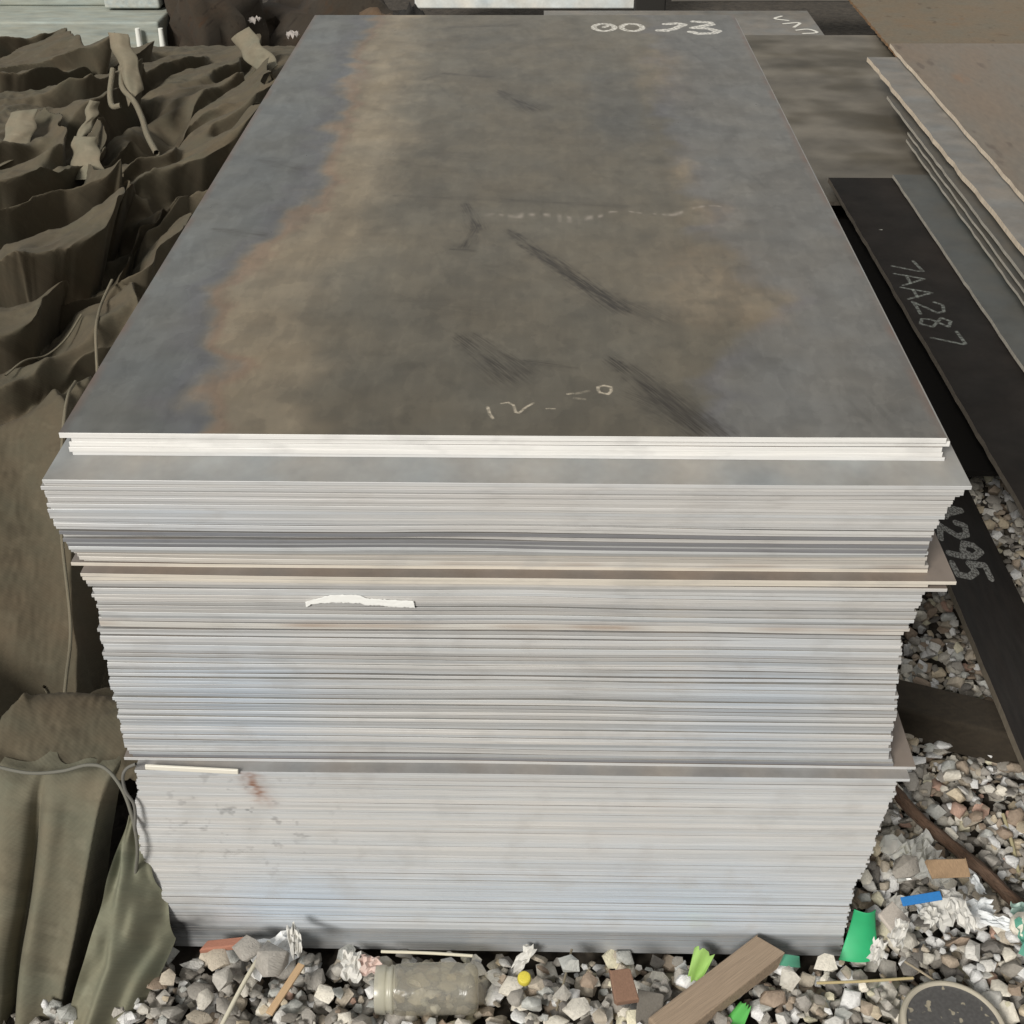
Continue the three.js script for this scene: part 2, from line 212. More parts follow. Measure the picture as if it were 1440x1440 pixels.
// ------------------------------------------------------------------ the stack of steel sheets
const edgeMats = [], topMats = [];
for (let i = 0; i < 14; i++) { const k = 0.66 + 0.34 * ((i * 5) % 14) / 13, w = ((i * 3) % 7 - 3) * 0.008; edgeMats.push(std({ map: frontTex, color: C(k * (1 + w), k, k * (1 - w)), roughness: 0.42, metalness: 0.2 })); }
const edgeDark = std({ map: frontTex, color: C(0.34, 0.34, 0.36), roughness: 0.55, metalness: 0.12 }), edgeBrown = std({ map: frontTex, color: C(0.88, 0.85, 0.80), roughness: 0.6 });
const edgeBright = std({ map: frontTex, color: C(1.0, 1.0, 1.0), roughness: 0.42, metalness: 0.1 });
for (const c of [[0.36, 0.35, 0.33], [0.30, 0.285, 0.27], [0.24, 0.20, 0.17], [0.33, 0.325, 0.31]]) topMats.push(std({ map: steelTex, color: C(c[0] * 1.7, c[1] * 1.7, c[2] * 1.7), roughness: 0.5 }));
const topMat = std({ map: topTex, roughnessMap: topRough, roughness: 0.66, bumpMap: topRough, bumpScale: 0.0006 });
const NS = 24;
function sheetGeo(lower, upper, xl, xr, zf, zb, bow, skew, isTop, chamfer = 0.0004, du = 0) {
  const P = [], UV = [], NR = [], groups = [[], []], add = (p, u) => { P.push(...p); UV.push(...u); return P.length / 3 - 1; };
  const Xi = (i) => lerp(xl, xr, i / NS), zfi = (i) => { const s = i / NS; return zf + bow * Math.sin(Math.PI * s) + skew * (s - 0.5); };
  const fu = (x, y) => [clamp((x - FX0) / FXW + du, 0.002, 0.998), clamp(y / FYH, 0.001, 0.999)], tu = (x, z) => isTop ? [(x - xl) / (xr - xl), (zf - z) / (zf - zb)] : [x * 1.1, z * 0.8];
  const quad = (g, a, b, c, d) => groups[g].push(a, b, c, a, c, d);
  for (let i = 0; i < NS; i++) {
    const x0 = Xi(i), x1 = Xi(i + 1), l0 = lower[i], l1 = lower[i + 1], u0 = upper[i], u1 = upper[i + 1], f0 = zfi(i), f1 = zfi(i + 1), r = chamfer;
    const fr = (x, y, z, n) => { const k = add([x, y, z], fu(x, y)); if (n) NR.push([k, n]); return k; };
    const dn = [0, -0.7, 0.7], uq = [0, 0.7, 0.7], ff = [0, 0, 1], A = fr(x0, l0, f0 - r, dn), B = fr(x1, l1, f1 - r, dn), A1 = fr(x0, l0 + r, f0, ff), B1 = fr(x1, l1 + r, f1, ff), A2 = fr(x0, u0 - r, f0, ff), B2 = fr(x1, u1 - r, f1, ff), D = fr(x0, u0, f0 - r, uq), E = fr(x1, u1, f1 - r, uq);
    quad(0, A, B, B1, A1); quad(0, A1, B1, B2, A2); quad(0, A2, B2, E, D);
    const k0 = fr(x0, l0, zb), k1 = fr(x1, l1, zb), k2 = fr(x1, u1, zb), k3 = fr(x0, u0, zb); quad(0, k1, k0, k3, k2);
    const tp = (x, y, z) => add([x, y, z], tu(x, z));
    quad(1, tp(x0, u0, f0 - r), tp(x1, u1, f1 - r), tp(x1, u1, zb), tp(x0, u0, zb));
    quad(1, tp(x0, l0, zb), tp(x1, l1, zb), tp(x1, l1, f1 - r), tp(x0, l0, f0 - r));
  }
  for (const [i, s] of [[0, -1], [NS, 1]]) {
    const x = Xi(i), nz = 6; for (let k = 0; k < nz; k++) { const za = lerp(zfi(i), zb, k / nz), zc = lerp(zfi(i), zb, (k + 1) / nz), sd = (y, z, q) => add([x, y, z], [clamp(0.1 + 0.8 * q), clamp(y / FYH)]); const a = sd(lower[i], za, k / nz), b = sd(lower[i], zc, (k + 1) / nz), c = sd(upper[i], zc, (k + 1) / nz), d = sd(upper[i], za, k / nz); s < 0 ? quad(0, b, a, d, c) : quad(0, a, b, c, d); }
  }
  const g = new THREE.BufferGeometry(); g.setAttribute('position', new THREE.Float32BufferAttribute(P, 3)); g.setAttribute('uv', new THREE.Float32BufferAttribute(UV, 2));
  g.setIndex(groups[0].concat(groups[1])); g.addGroup(0, groups[0].length, 0); g.addGroup(groups[0].length, groups[1].length, 1); g.computeVertexNormals(); for (const [k, n] of NR) g.attributes.normal.setXYZ(k, ...n); return g;
}
{
  const YK = [0, 0.05, 0.07, 0.16, 0.22, 0.29, 0.35, 0.385, 0.41, 0.48, 0.54, 0.62, 0.635, 0.69, 0.705, 0.726, 0.737, 0.76, 0.80, 0.84, 0.8715, 0.874, 0.882, 0.893, 0.91];
  const XL = [-0.503, -0.503, -0.503, -0.512, -0.518, -0.516, -0.499, -0.497, -0.510, -0.508, -0.509, -0.506, -0.500, -0.502, -0.507, -0.513, -0.517, -0.521, -0.522, -0.518, -0.513, -0.491, -0.496, -0.494, -0.500];
  const XR = [0.498, 0.497, 0.496, 0.495, 0.508, 0.513, 0.521, 0.520, 0.508, 0.504, 0.498, 0.490, 0.496, 0.502, 0.506, 0.504, 0.500, 0.497, 0.495, 0.504, 0.515, 0.494, 0.501, 0.498, 0.498];
  const ZF = [-0.008, -0.008, 0.000, 0.000, 0.002, 0.004, 0.008, 0.012, -0.006, -0.002, 0.001, 0.004, 0.006, 0.010, 0.013, -0.004, 0.002, 0.012, 0.026, 0.040, 0.048, -0.004, -0.004, -0.004, -0.002];
  const ZY = YK.slice(); ZY[7] = 0.392; ZY[8] = 0.396; ZY[14] = 0.711; ZY[15] = 0.715; ZY[20] = 0.8715; ZY[21] = 0.8735;
  let painted = false; const sheets = []; const cur = new Array(NS + 1).fill(0.0);
  let n = 0;
  while (true) {
    const Y = cur[NS / 2]; if (Y > 0.9005) break;
    const top = Y > 0.872, tight = Y < 0.33, mid = Y > 0.40 && Y < 0.71, wav = Y > 0.735 && Y < 0.80;
    const q = rnd(), t = top ? 0.0066 : 0.0047;
    const g0 = top ? 0.0001 : tight ? (q < 0.16 ? 0.0010 : 0.00003) : wav ? (q < 0.6 ? 0.0030 : 0.0005) : mid ? (q < 0.34 ? 0.0020 : q < 0.5 ? 0.0009 : 0.00005) : (q < 0.35 ? 0.0017 : 0.0001);
    const lo = [], up = [];
    for (let i = 0; i <= NS; i++) { const s = i / NS; const g = g0 * clamp(0.55 + 1.0 * N2(s * 1.3 + n * 0.13, n * 0.9), 0.05, 1.6) + 0.00005; lo.push(cur[i] + g); up.push(cur[i] + g + t); }
    // springs back towards level so that the pile stays straight
    const mean = up.reduce((a, b) => a + b) / up.length; for (let i = 0; i <= NS; i++) { const excess = up[i] - mean; if (excess < 0 && !top) { const k = -excess * (Y > 0.79 ? 0.9 : 0.5); up[i] += k; lo[i] += k; } cur[i] = up[i]; }
    sheets.push({ lo, up, n }); n++;
  }
  const scaleY = 0.9005 / (sheets[sheets.length - 1].up[12]);
  const bundleOf = (y) => y < 0.393 ? 0 : y < 0.712 ? 1 : y < 0.8722 ? 2 : 3;
  const per = [[], [], [], []];
  for (const s of sheets) { s.lo = s.lo.map((y) => y * scaleY); s.up = s.up.map((y) => y * scaleY); s.b = bundleOf(s.up[12]); per[s.b].push(s); }
  const ord = (k) => { const t = k % 100; return k + (t > 10 && t < 14 ? 'th' : ['th', 'st', 'nd', 'rd', 'th', 'th', 'th', 'th', 'th', 'th'][k % 10]); };
  const bname = ['lowest', 'middle', 'upper', 'short top'];
  for (const list of per) list.forEach((s, k) => { s.first = k === 0; s.last = k === list.length - 1; s.rank = list.length - k; });
  sheets.forEach((s, i) => {
    const y = s.up[12], isTop = i === sheets.length - 1, yz = (s.lo[12] + s.up[12]) / 2;
    let xl = interp(yz, YK, XL) + rr(-0.0022, 0.0022), xr = interp(yz, YK, XR) + rr(-0.0026, 0.0026), zf = interp(yz, ZY, ZF) + rr(-1, 1) * (s.b ? 0.0015 : 0.0004), tone = null, tm = topMats[i % 2];
    if (s.b === 2 && s.rank < 4) zf = 0.0475;
    if (s.b === 2 && s.last) { xl = -0.513; xr = 0.517; zf = 0.050; tm = topMats[3]; }
    if (s.b === 1 && s.last) { zf = 0.013; tm = topMats[1]; tone = edgeBrown; } if (s.b === 0 && s.last) { zf = 0.014; tm = topMats[1]; xr = 0.535; }
    if (s.b === 1 && s.first) { xr = 0.546; xl = -0.515; tm = topMats[2]; zf = -0.004; } if (s.b === 1 && s.rank === 2) { xr = 0.530; tm = topMats[2]; } if (s.b === 2 && s.rank === per[2].length) { xr = 0.538; tm = topMats[2]; tone = edgeBrown; }
    if (s.b === 2 && s.rank === per[2].length - 1) { xl = -0.525; tone = edgeBrown; tm = topMats[2]; }
    if (s.b === 3) { tone = edgeBright; zf = -0.003 + rr(-0.0008, 0.0008); xl = -0.494 + rr(-0.003, 0.003); xr = 0.497 + rr(-0.003, 0.003); } if (isTop) { xl = -0.5035; xr = 0.4965; zf = 0; } else if (s.b === 3 && s.rank === 2) { xr = 0.5025; xl = -0.492; }
    if (s.b === 0 && s.rank > per[0].length - 7) tone = null;
    if (yz > 0.742 && yz < 0.785 && i % 2) tone = edgeDark; if (yz > 0.395 && yz < 0.40) tone = edgeDark; if (yz > 0.627 && yz < 0.638) tone = edgeBrown;
    const zb = isTop ? -2.0 : -2.0 + zf * 0.6 + rr(-0.004, 0.004);
    const m = obj('steel_sheet', sheetGeo(s.lo, s.up, xl, xr, zf, zb, isTop ? 0 : rr(-0.001, 0.0012), isTop ? 0 : rr(-0.002, 0.002) * (s.b ? 1 : 0.3), isTop, s.b ? 0.0004 : 0.00022, s.b === 0 ? rr(-0.003, 0.003) : rr(-0.012, 0.012)), [tone || edgeMats[yz > 0.79 ? [2, 5, 8, 11, 13][Math.floor(rnd() * 5)] : s.b === 0 ? [8, 11, 13, 5][Math.floor(rnd() * 4)] : Math.floor(rnd() * 14)], isTop ? topMat : tm]);
    const where = s.b === 3 ? `in the ${bname[3]} bundle of the big stack` : `in the ${bname[s.b]} bundle of the big stack`;
    let label = `grey steel sheet, ${ord(s.rank)} down ${where}`;
    if (isTop) label = 'uppermost steel sheet with blue and tan heat stains and white painted digits';
    else if (i === 0) label = 'bottom steel sheet of the big stack, lying on the gravel';
    else if (s.b === 2 && s.last) label = 'grey steel sheet jutting forward as a ledge under the bright top bundle';
    else if (s.b === 1 && s.first) label = 'brown topped steel sheet jutting right below the middle bundle, above the gravel';
    else if (tone === edgeBrown) label = `rust tinted steel sheet, ${ord(s.rank)} down ${where}`;
    tag(m, label, 'steel sheet', 'steel sheets in the big stack');
    if (!painted && yz > 0.668) {          // a brushed coat of white paint across the cut edges, standing on this sheet and its neighbours
      painted = true; const px = [-0.242, -0.236, -0.222, -0.209, -0.190, -0.176, -0.168, -0.150, -0.130, -0.110], hi = [0.672, 0.6745, 0.679, 0.683, 0.6835, 0.683, 0.678, 0.677, 0.676, 0.675], lo = [0.664, 0.668, 0.6705, 0.671, 0.671, 0.671, 0.668, 0.667, 0.6655, 0.6645];
      obj('paint_smear', patch(60, 6, (a, b) => { const x = lerp(-0.242, -0.110, a); return [x + (a > 0.97 ? 0.002 * N2(b * 9, 3) : 0), lerp(interp(x, px, hi), interp(x, px, lo), b) + 0.0008 * N2(a * 22, b > 0.5 ? 3 : 9), 0.0116 + 0.0002 * N2(a * 9, b * 9)]; }, 0.0003), std({ color: C(0.90, 0.90, 0.87), roughness: 0.6 }), m);
    }
  });
}

// ------------------------------------------------------------------ plates stacked on the right and behind
function plate(name, x0, x1, z0, z1, y, t, mats, label, o = {}) {     // z0 near end, z1 far end, y = top; rough flame-cut left edge
  const nz = o.nz ?? 60, P = [], UV = [], ids = [[], []], rag = o.rag ?? 0.002, sk = o.skew ?? 0;
  const add = (p, u) => { P.push(...p); UV.push(...u); return P.length / 3 - 1; }, q = (g, a, b, c, d) => ids[g].push(a, b, c, a, c, d);
  const X = (side, k) => { const z = lerp(z0, z1, k / nz); return (side ? x1 : x0) + sk * (k / nz) + rag * N2(z * 30, y * 77 + side * 5) * (side ? 0.3 : 1); };
  const tu = o.uv ?? ((x, z) => [x, z]);
  const sag = (x, z) => (o.sag ?? 0) * N2(z * 0.9 + y * 40, x);
  for (let k = 0; k < nz; k++) {
    const za = lerp(z0, z1, k / nz), zb = lerp(z0, z1, (k + 1) / nz), xa = X(0, k), xb = X(0, k + 1), ra = X(1, k), rb = X(1, k + 1), ya = y + sag(xa, za), yb = y + sag(xb, zb);
    const v = (x, yy, z) => add([x, yy, z], tu(x, z)), e = (x, yy, z) => add([x, yy, z], [z * 1.3, (yy - y) * 8 + 0.3]);
    q(0, v(xa, ya, za), v(ra, ya, za), v(rb, yb, zb), v(xb, yb, zb)); q(0, v(xb, yb - t, zb), v(rb, yb - t, zb), v(ra, ya - t, za), v(xa, ya - t, za));
    q(1, e(xb, yb - t, zb), e(xa, ya - t, za), e(xa, ya, za), e(xb, yb, zb)); q(1, e(ra, ya - t, za), e(rb, yb - t, zb), e(rb, yb, zb), e(ra, ya, za));
  }
  for (const [k, s] of [[0, 1], [nz, -1]]) { const z = lerp(z0, z1, k / nz), a = X(0, k), b = X(1, k), yy = y + sag(a, z), e = (x, h) => add([x, h, z], [x * 1.3, (h - y) * 8 + 0.3]); const A = e(a, yy - t), B = e(b, yy - t), Cc = e(b, yy), D = e(a, yy); s > 0 ? q(1, A, B, Cc, D) : q(1, B, A, D, Cc); }
  const g = new THREE.BufferGeometry(); g.setAttribute('position', new THREE.Float32BufferAttribute(P, 3)); g.setAttribute('uv', new THREE.Float32BufferAttribute(UV, 2)); g.setIndex(ids[0].concat(ids[1])); g.addGroup(0, ids[0].length, 0); g.addGroup(ids[0].length, ids[1].length, 1); g.computeVertexNormals();
  return tag(obj(name, g, mats), label, 'steel plate', o.group);
}
const edgeTex = tex(512, 64, (u, v) => { const s = sst(0.40, 0.5, fbm(u * 7, 3, 4)), m = 1 + 0.25 * fbm(u * 40, v * 3, 3); return mix3([0.66, 0.56, 0.44], [0.22, 0.11, 0.05], s).map((x) => x * m); }, true);
const cutEdge = std({ map: edgeTex, roughness: 0.55 }), cutEdgeGrey = std({ map: edgeTex, color: C(0.62, 0.68, 0.74), roughness: 0.5 }), cutEdgeDark = std({ map: edgeTex, color: C(0.22, 0.22, 0.22), roughness: 0.7 });
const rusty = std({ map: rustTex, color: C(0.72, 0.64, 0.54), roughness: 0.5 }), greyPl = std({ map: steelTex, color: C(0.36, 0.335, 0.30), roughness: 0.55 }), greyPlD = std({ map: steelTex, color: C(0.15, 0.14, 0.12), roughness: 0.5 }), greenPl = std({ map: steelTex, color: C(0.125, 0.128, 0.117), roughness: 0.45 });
const bandTex = tex(512, 1024, (u, v) => { const z = v * 2.2 + 0.05 * fbm(u * 5, v * 4, 3), b = 0.75 * N2(z * 3.1, 4 + u * 1.5) + 0.25 * N2(z * 8, 8 + u * 4), m = 1 + 0.30 * b + 0.34 * fbm(u * 7, v * 9, 6), k = sst(-0.2, 0.5, fbm(u * 3, v * 5 + 20, 3)); return mix3([0.145, 0.128, 0.102], [0.078, 0.066, 0.047], k).map((x) => x * m); }, true, false);
const bandPl = std({ map: bandTex, roughness: 0.6 });
const fMat = phy({ map: plateFTex, roughness: 0.75, specularIntensity: 0.25 }), gMat = phy({ map: plateGTex, roughness: 0.65, specularIntensity: 0.6 });
const shadePl = phy({ color: C(0.010, 0.009, 0.008), roughness: 0.85, specularIntensity: 0.25 });  // near-black tone that stands in for deep shade
const RG = 'steel plates piled on the right';
plate('steel_plate', 0.985, 2.25, -0.30, -2.73, 0.25, 0.014, [fMat, cutEdgeDark], 'dark painted steel plate with chalked numbers under the right hand pile', { skew: -0.05, uv: (x, z) => [(x - 0.86) / 1.3, (-0.3 - z) / 2.4], group: RG });
plate('steel_plate', 0.80, 2.2, -1.13, -2.6, 0.165, 0.012, [shadePl, shadePl], 'added black plate standing in for deep shade below the chalked plate', { group: RG });  // added plate: makes the gap beside the stack read as black shadow
plate('steel_plate', 1.150, 2.30, -0.4, -2.72, 0.264, 0.010, [greenPl, cutEdgeGrey], 'green grey steel plate lying directly on the dark chalked plate', { skew: -0.02, group: RG, sag: 0.001 });
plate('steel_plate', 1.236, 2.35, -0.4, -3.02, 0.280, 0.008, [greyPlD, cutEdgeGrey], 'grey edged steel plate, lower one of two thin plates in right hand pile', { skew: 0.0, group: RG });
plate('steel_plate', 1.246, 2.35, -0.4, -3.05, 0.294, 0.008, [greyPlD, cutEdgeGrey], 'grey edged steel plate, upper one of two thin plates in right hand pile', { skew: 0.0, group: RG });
plate('steel_plate', 1.262, 2.4, -0.4, -3.40, 0.312, 0.010, [greyPlD, cutEdgeGrey], 'dark brown grey plate just below the cream edged plate', { skew: -0.012, group: RG });
plate('steel_plate', 1.302, 2.5, -0.4, -3.82, 0.336, 0.016, [greyPl, cutEdge], 'pale grey steel plate with cream rust spotted edge, second from top of right pile', { skew: -0.035, rag: 0.004, group: RG });
plate('steel_plate', 1.393, 2.6, -0.4, -3.95, 0.354, 0.014, [rusty, cutEdge], 'rust brown topmost steel plate of the right hand pile', { skew: -0.02, rag: 0.003, group: RG, uv: (x, z) => [x * 0.9, z * 0.28] });
plate('steel_plate', 0.42, 2.2, -2.62, -4.66, 0.213, 0.012, [bandPl, cutEdgeDark], 'banded grey steel plate behind the dark chalked plate', { rag: 0.001, uv: (x, z) => [(x - 0.42) / 1.78, (-2.62 - z) / 2.04], group: 'steel plates lying behind the stack' });
plate('steel_plate', 0.05, 1.295, -4.69, -5.26, 0.180, 0.012, [greyPl, cutEdgeDark], 'grey steel plate with white scrawl at the foot of the pale rail', { skew: 0.0, rag: 0.001, group: 'steel plates lying behind the stack' });
plate('steel_plate', 1.47, 3.6, -4.15, -5.25, 0.250, 0.012, [std({ map: rustTex, color: C(0.66, 0.58, 0.44), roughness: 0.8 }), std({ map: rustTex, color: C(0.9, 0.6, 0.35), roughness: 0.9 })], 'rusty brown steel plate in front of the grey blue wall', { rag: 0.004, group: 'steel plates lying behind the stack' });
plate('steel_strip', 0.835, 0.960, 0.15, -1.75, 0.115, 0.018, [gMat, std({ map: edgeTex, color: C(0.3, 0.3, 0.29), roughness: 0.6 })], 'narrow dark steel strip chalked AA295 lying low beside the stack', { rag: 0.0012, skew: 0.012, uv: (x, z) => [clamp((x - 0.835) / 0.13), (0.15 - z) / 1.9] });
{
  const woodDark = std({ map: woodTex, color: C(0.11, 0.11, 0.10), roughness: 0.95 });
  const skid = (w, h, d, x, y, z, turn, label, m = woodDark) => { const g = box(w, h, d, 0.006), p = g.attributes.position; for (let i = 0; i < p.count; i++) { p.setY(i, p.getY(i) + 0.004 * N2(p.getX(i) * 9, p.getZ(i) * 20)); p.setZ(i, p.getZ(i) + 0.004 * N2(p.getX(i) * 7, p.getY(i) * 20 + 5)); } g.computeVertexNormals(); const o = obj('timber_skid', g, m); o.position.set(x, y, z); o.rotation.y = turn; tag(o, label, 'timber', 'timber skids under the steel'); return o; };
  skid(0.95, 0.07, 0.085, 0.90, 0.045, -0.43, -0.36, 'dark timber skid on the gravel right of the big stack');
  skid(1.3, 0.22, 0.10, 1.66, 0.121, -1.55, 0, 'timber skid in the dark below the right hand plates, nearer one');
  skid(1.3, 0.22, 0.10, 1.66, 0.121, -2.45, 0, 'timber skid in the dark below the right hand plates, farther one');
  skid(1.7, 0.19, 0.10, 1.32, 0.100, -2.80, 0, 'timber skid under near end of the banded grey plate');
  skid(1.7, 0.19, 0.10, 1.32, 0.100, -4.45, 0, 'timber skid under far end of the banded grey plate');
  skid(1.2, 0.16, 0.10, 0.68, 0.080, -5.1, 0, 'timber skid under the plate with white scrawl');
  skid(1.9, 0.23, 0.10, 2.55, 0.118, -5.1, 0, 'timber skid under the rusty plate by the wall');
}
{ // white scrawl on the far plate, a thin coat of paint lying on it
  const m = std({ color: C(0.66, 0.64, 0.58), roughness: 0.8 });
  const g = [[[1.16, -5.15], [1.12, -5.1], [1.18, -5.06]], [[1.14, -5.0], [1.22, -5.02], [1.18, -4.93]], [[1.18, -4.88], [1.24, -4.9], [1.27, -4.84], [1.20, -4.82]]].map((l) => { const t = tube(l.map(([x, z]) => [x, 0, z]), 0.008, 16, 5); t.scale(1, 0.12, 1); return t; });
  const o = obj('painted_scrawl', mergeGeometries(g), m, scene.children.find((c) => c.userData.label?.includes('white scrawl at the foot'))); o.position.y = 0.1812;
}

// ------------------------------------------------------------------ far background
{
  const pale = std({ map: steelTex, color: C(1.22, 1.24, 1.18), roughness: 0.8 }), bluish = std({ map: steelTex, color: C(0.98, 1.06, 1.10), roughness: 0.7 }), black = std({ color: C(0.02, 0.018, 0.015), roughness: 0.9 }), conc = std({ map: steelTex, color: C(0.62, 0.66, 0.58), roughness: 0.95 }), rustM = std({ map: rustTex, color: C(0.17, 0.14, 0.105), roughness: 1 });
  const put = (name, w, h, d, x, y, z, m, label, cat) => { const o = obj(name, box(w, h, d, 0.01), m); o.position.set(x, y, z); return tag(o, label, cat); };
  put('white_partition', 1.12, 1.1, 0.06, -0.04, 0.65, -5.68, pale, 'white partition standing behind the far end of the big stack', 'partition');
  const bp = thing('pale_beam', 'long pale beam with dark underside along the back, above the far plates', 'beam', [1.25, 0.27, -5.42]);
  obj('top_flange', box(1.18, 0.05, 0.14, 0.006), pale, bp).position.y = 0.06; obj('web', box(1.16, 0.09, 0.03, 0.004), std({ map: steelTex, color: C(0.4, 0.38, 0.34), roughness: 0.8 }), bp); obj('bottom_flange', box(1.18, 0.03, 0.14, 0.006), std({ map: steelTex, color: C(0.22, 0.2, 0.17), roughness: 0.8 }), bp).position.y = -0.055;
  put('support_block', 0.15, 0.34, 0.2, 0.575, 0.13, -5.62, black, 'black support block between white partition and pale beam', 'block');
  put('support_block', 0.13, 0.30, 0.2, 1.91, 0.20, -5.45, std({ map: rustTex, color: C(0.16, 0.13, 0.12), roughness: 0.9 }), 'dark brown support block at the right end of the pale beam', 'block');
  const wl = put('wall', 3.2, 1.4, 0.12, 3.55, 0.66, -5.62, bluish, 'pale blue grey wall at the top right corner', 'wall'); wl.rotation.y = -0.22; wl.position.z = -5.35;
  // concrete step with two white posts, top left
  const st = thing('concrete_step', 'pale grey concrete step behind the tarpaulin at top left', 'step', [-2.45, 0, -5.15]);
  obj('lower_step', box(1.5, 0.22, 0.5, 0.012), conc, st).position.set(0, 0.10, 0); obj('upper_step', box(1.5, 0.20, 0.4, 0.012), conc, st).position.set(0, 0.31, -0.26);
  const u2 = obj('upper_block', box(0.26, 0.22, 0.12, 0.012), std({ map: steelTex, color: C(0.8, 0.84, 0.78), roughness: 0.9 }), st); u2.position.set(0.58, 0.33, -0.02);
  for (const [x, l] of [[-1.79, 'short white post on the concrete step, left one of two'], [-1.685, 'short white post at the right end of the concrete step']]) { const c = obj('white_post', new THREE.CylinderGeometry(0.011, 0.014, 0.10, 10), std({ color: C(0.8, 0.8, 0.74), roughness: 0.6 })); c.position.set(x, 0.14, -4.87); tag(c, l, 'post'); }
  const lump = (name, x, y, z, sx, sy, sz, m, label, cat, sd) => { const g = mergeVertices(new THREE.IcosahedronGeometry(1, 5).deleteAttribute('normal').deleteAttribute('uv')); const p = g.attributes.position; for (let i = 0; i < p.count; i++) { const v = new THREE.Vector3().fromBufferAttribute(p, i), k = 1 + 0.28 * N3(v.x * 1.6 + sd, v.y * 1.6, v.z * 1.6) + 0.12 * N3(v.x * 4, v.y * 4 + sd, v.z * 4) + 0.05 * N3(v.x * 12, v.y * 12, v.z * 12 + sd); p.setXYZ(i, v.x * k * sx, v.y * k * sy, v.z * k * sz); } g.setAttribute('uv', new THREE.Float32BufferAttribute(Array.from({ length: p.count * 2 }, (_, i) => i % 2 ? p.getY(i >> 1) * 1.6 + p.getZ(i >> 1) * 0.5 : p.getX(i >> 1) * 1.6 + p.getZ(i >> 1) * 0.7), 2)); g.computeVertexNormals(); const o = obj(name, g, m); o.position.set(x, y, z); return tag(o, label, cat); };
  lump('rust_mound', -1.50, 0.05, -5.15, 0.24, 0.36, 0.3, rustM, 'rust brown lump right beside the concrete step', 'mound', 3);
  lump('rust_mound', -1.02, -0.02, -5.5, 0.45, 0.22, 0.4, rustM, 'low dark brown heap behind the tarpaulin', 'mound', 11);
  lump('rubble_lump', -0.78, 0.04, -5.25, 0.16, 0.13, 0.16, std({ map: rustTex, color: C(0.5, 0.36, 0.24), roughness: 0.95 }), 'brown rubble lump at the left of the white partition', 'rubble', 19);
  lump('rubble_lump', -0.60, 0.02, -5.3, 0.09, 0.16, 0.12, black, 'black rubble lump touching the white partition', 'rubble', 23);
  for (const [x, z, l] of [[-1.28, -5.0, 'tiny white scrap on the dark soil beside the rust mound'], [-1.06, -4.72, 'tiny white scrap in the middle of the dark soil behind the tarpaulin']]) { const o = obj('white_scrap', patch(5, 5, (s, t) => [(s - 0.5) * 0.05, 0.02 * N2(s * 3 + x, t * 3), (t - 0.5) * 0.06], 0.001), std({ color: C(0.4, 0.36, 0.33), roughness: 0.9, side: THREE.DoubleSide })); o.position.set(x, 0.2, z); tag(o, l, 'scrap'); }
  const sk = obj('pale_stick', tube([[-0.09, 0, 0.01], [0, 0.004, 0], [0.10, 0, -0.01]], 0.008, 12, 6), std({ color: C(0.42, 0.38, 0.31), roughness: 0.9 })); sk.position.set(-0.90, 0.22, -4.55); tag(sk, 'short pale stick lying behind the left edge of the big stack', 'stick');
}

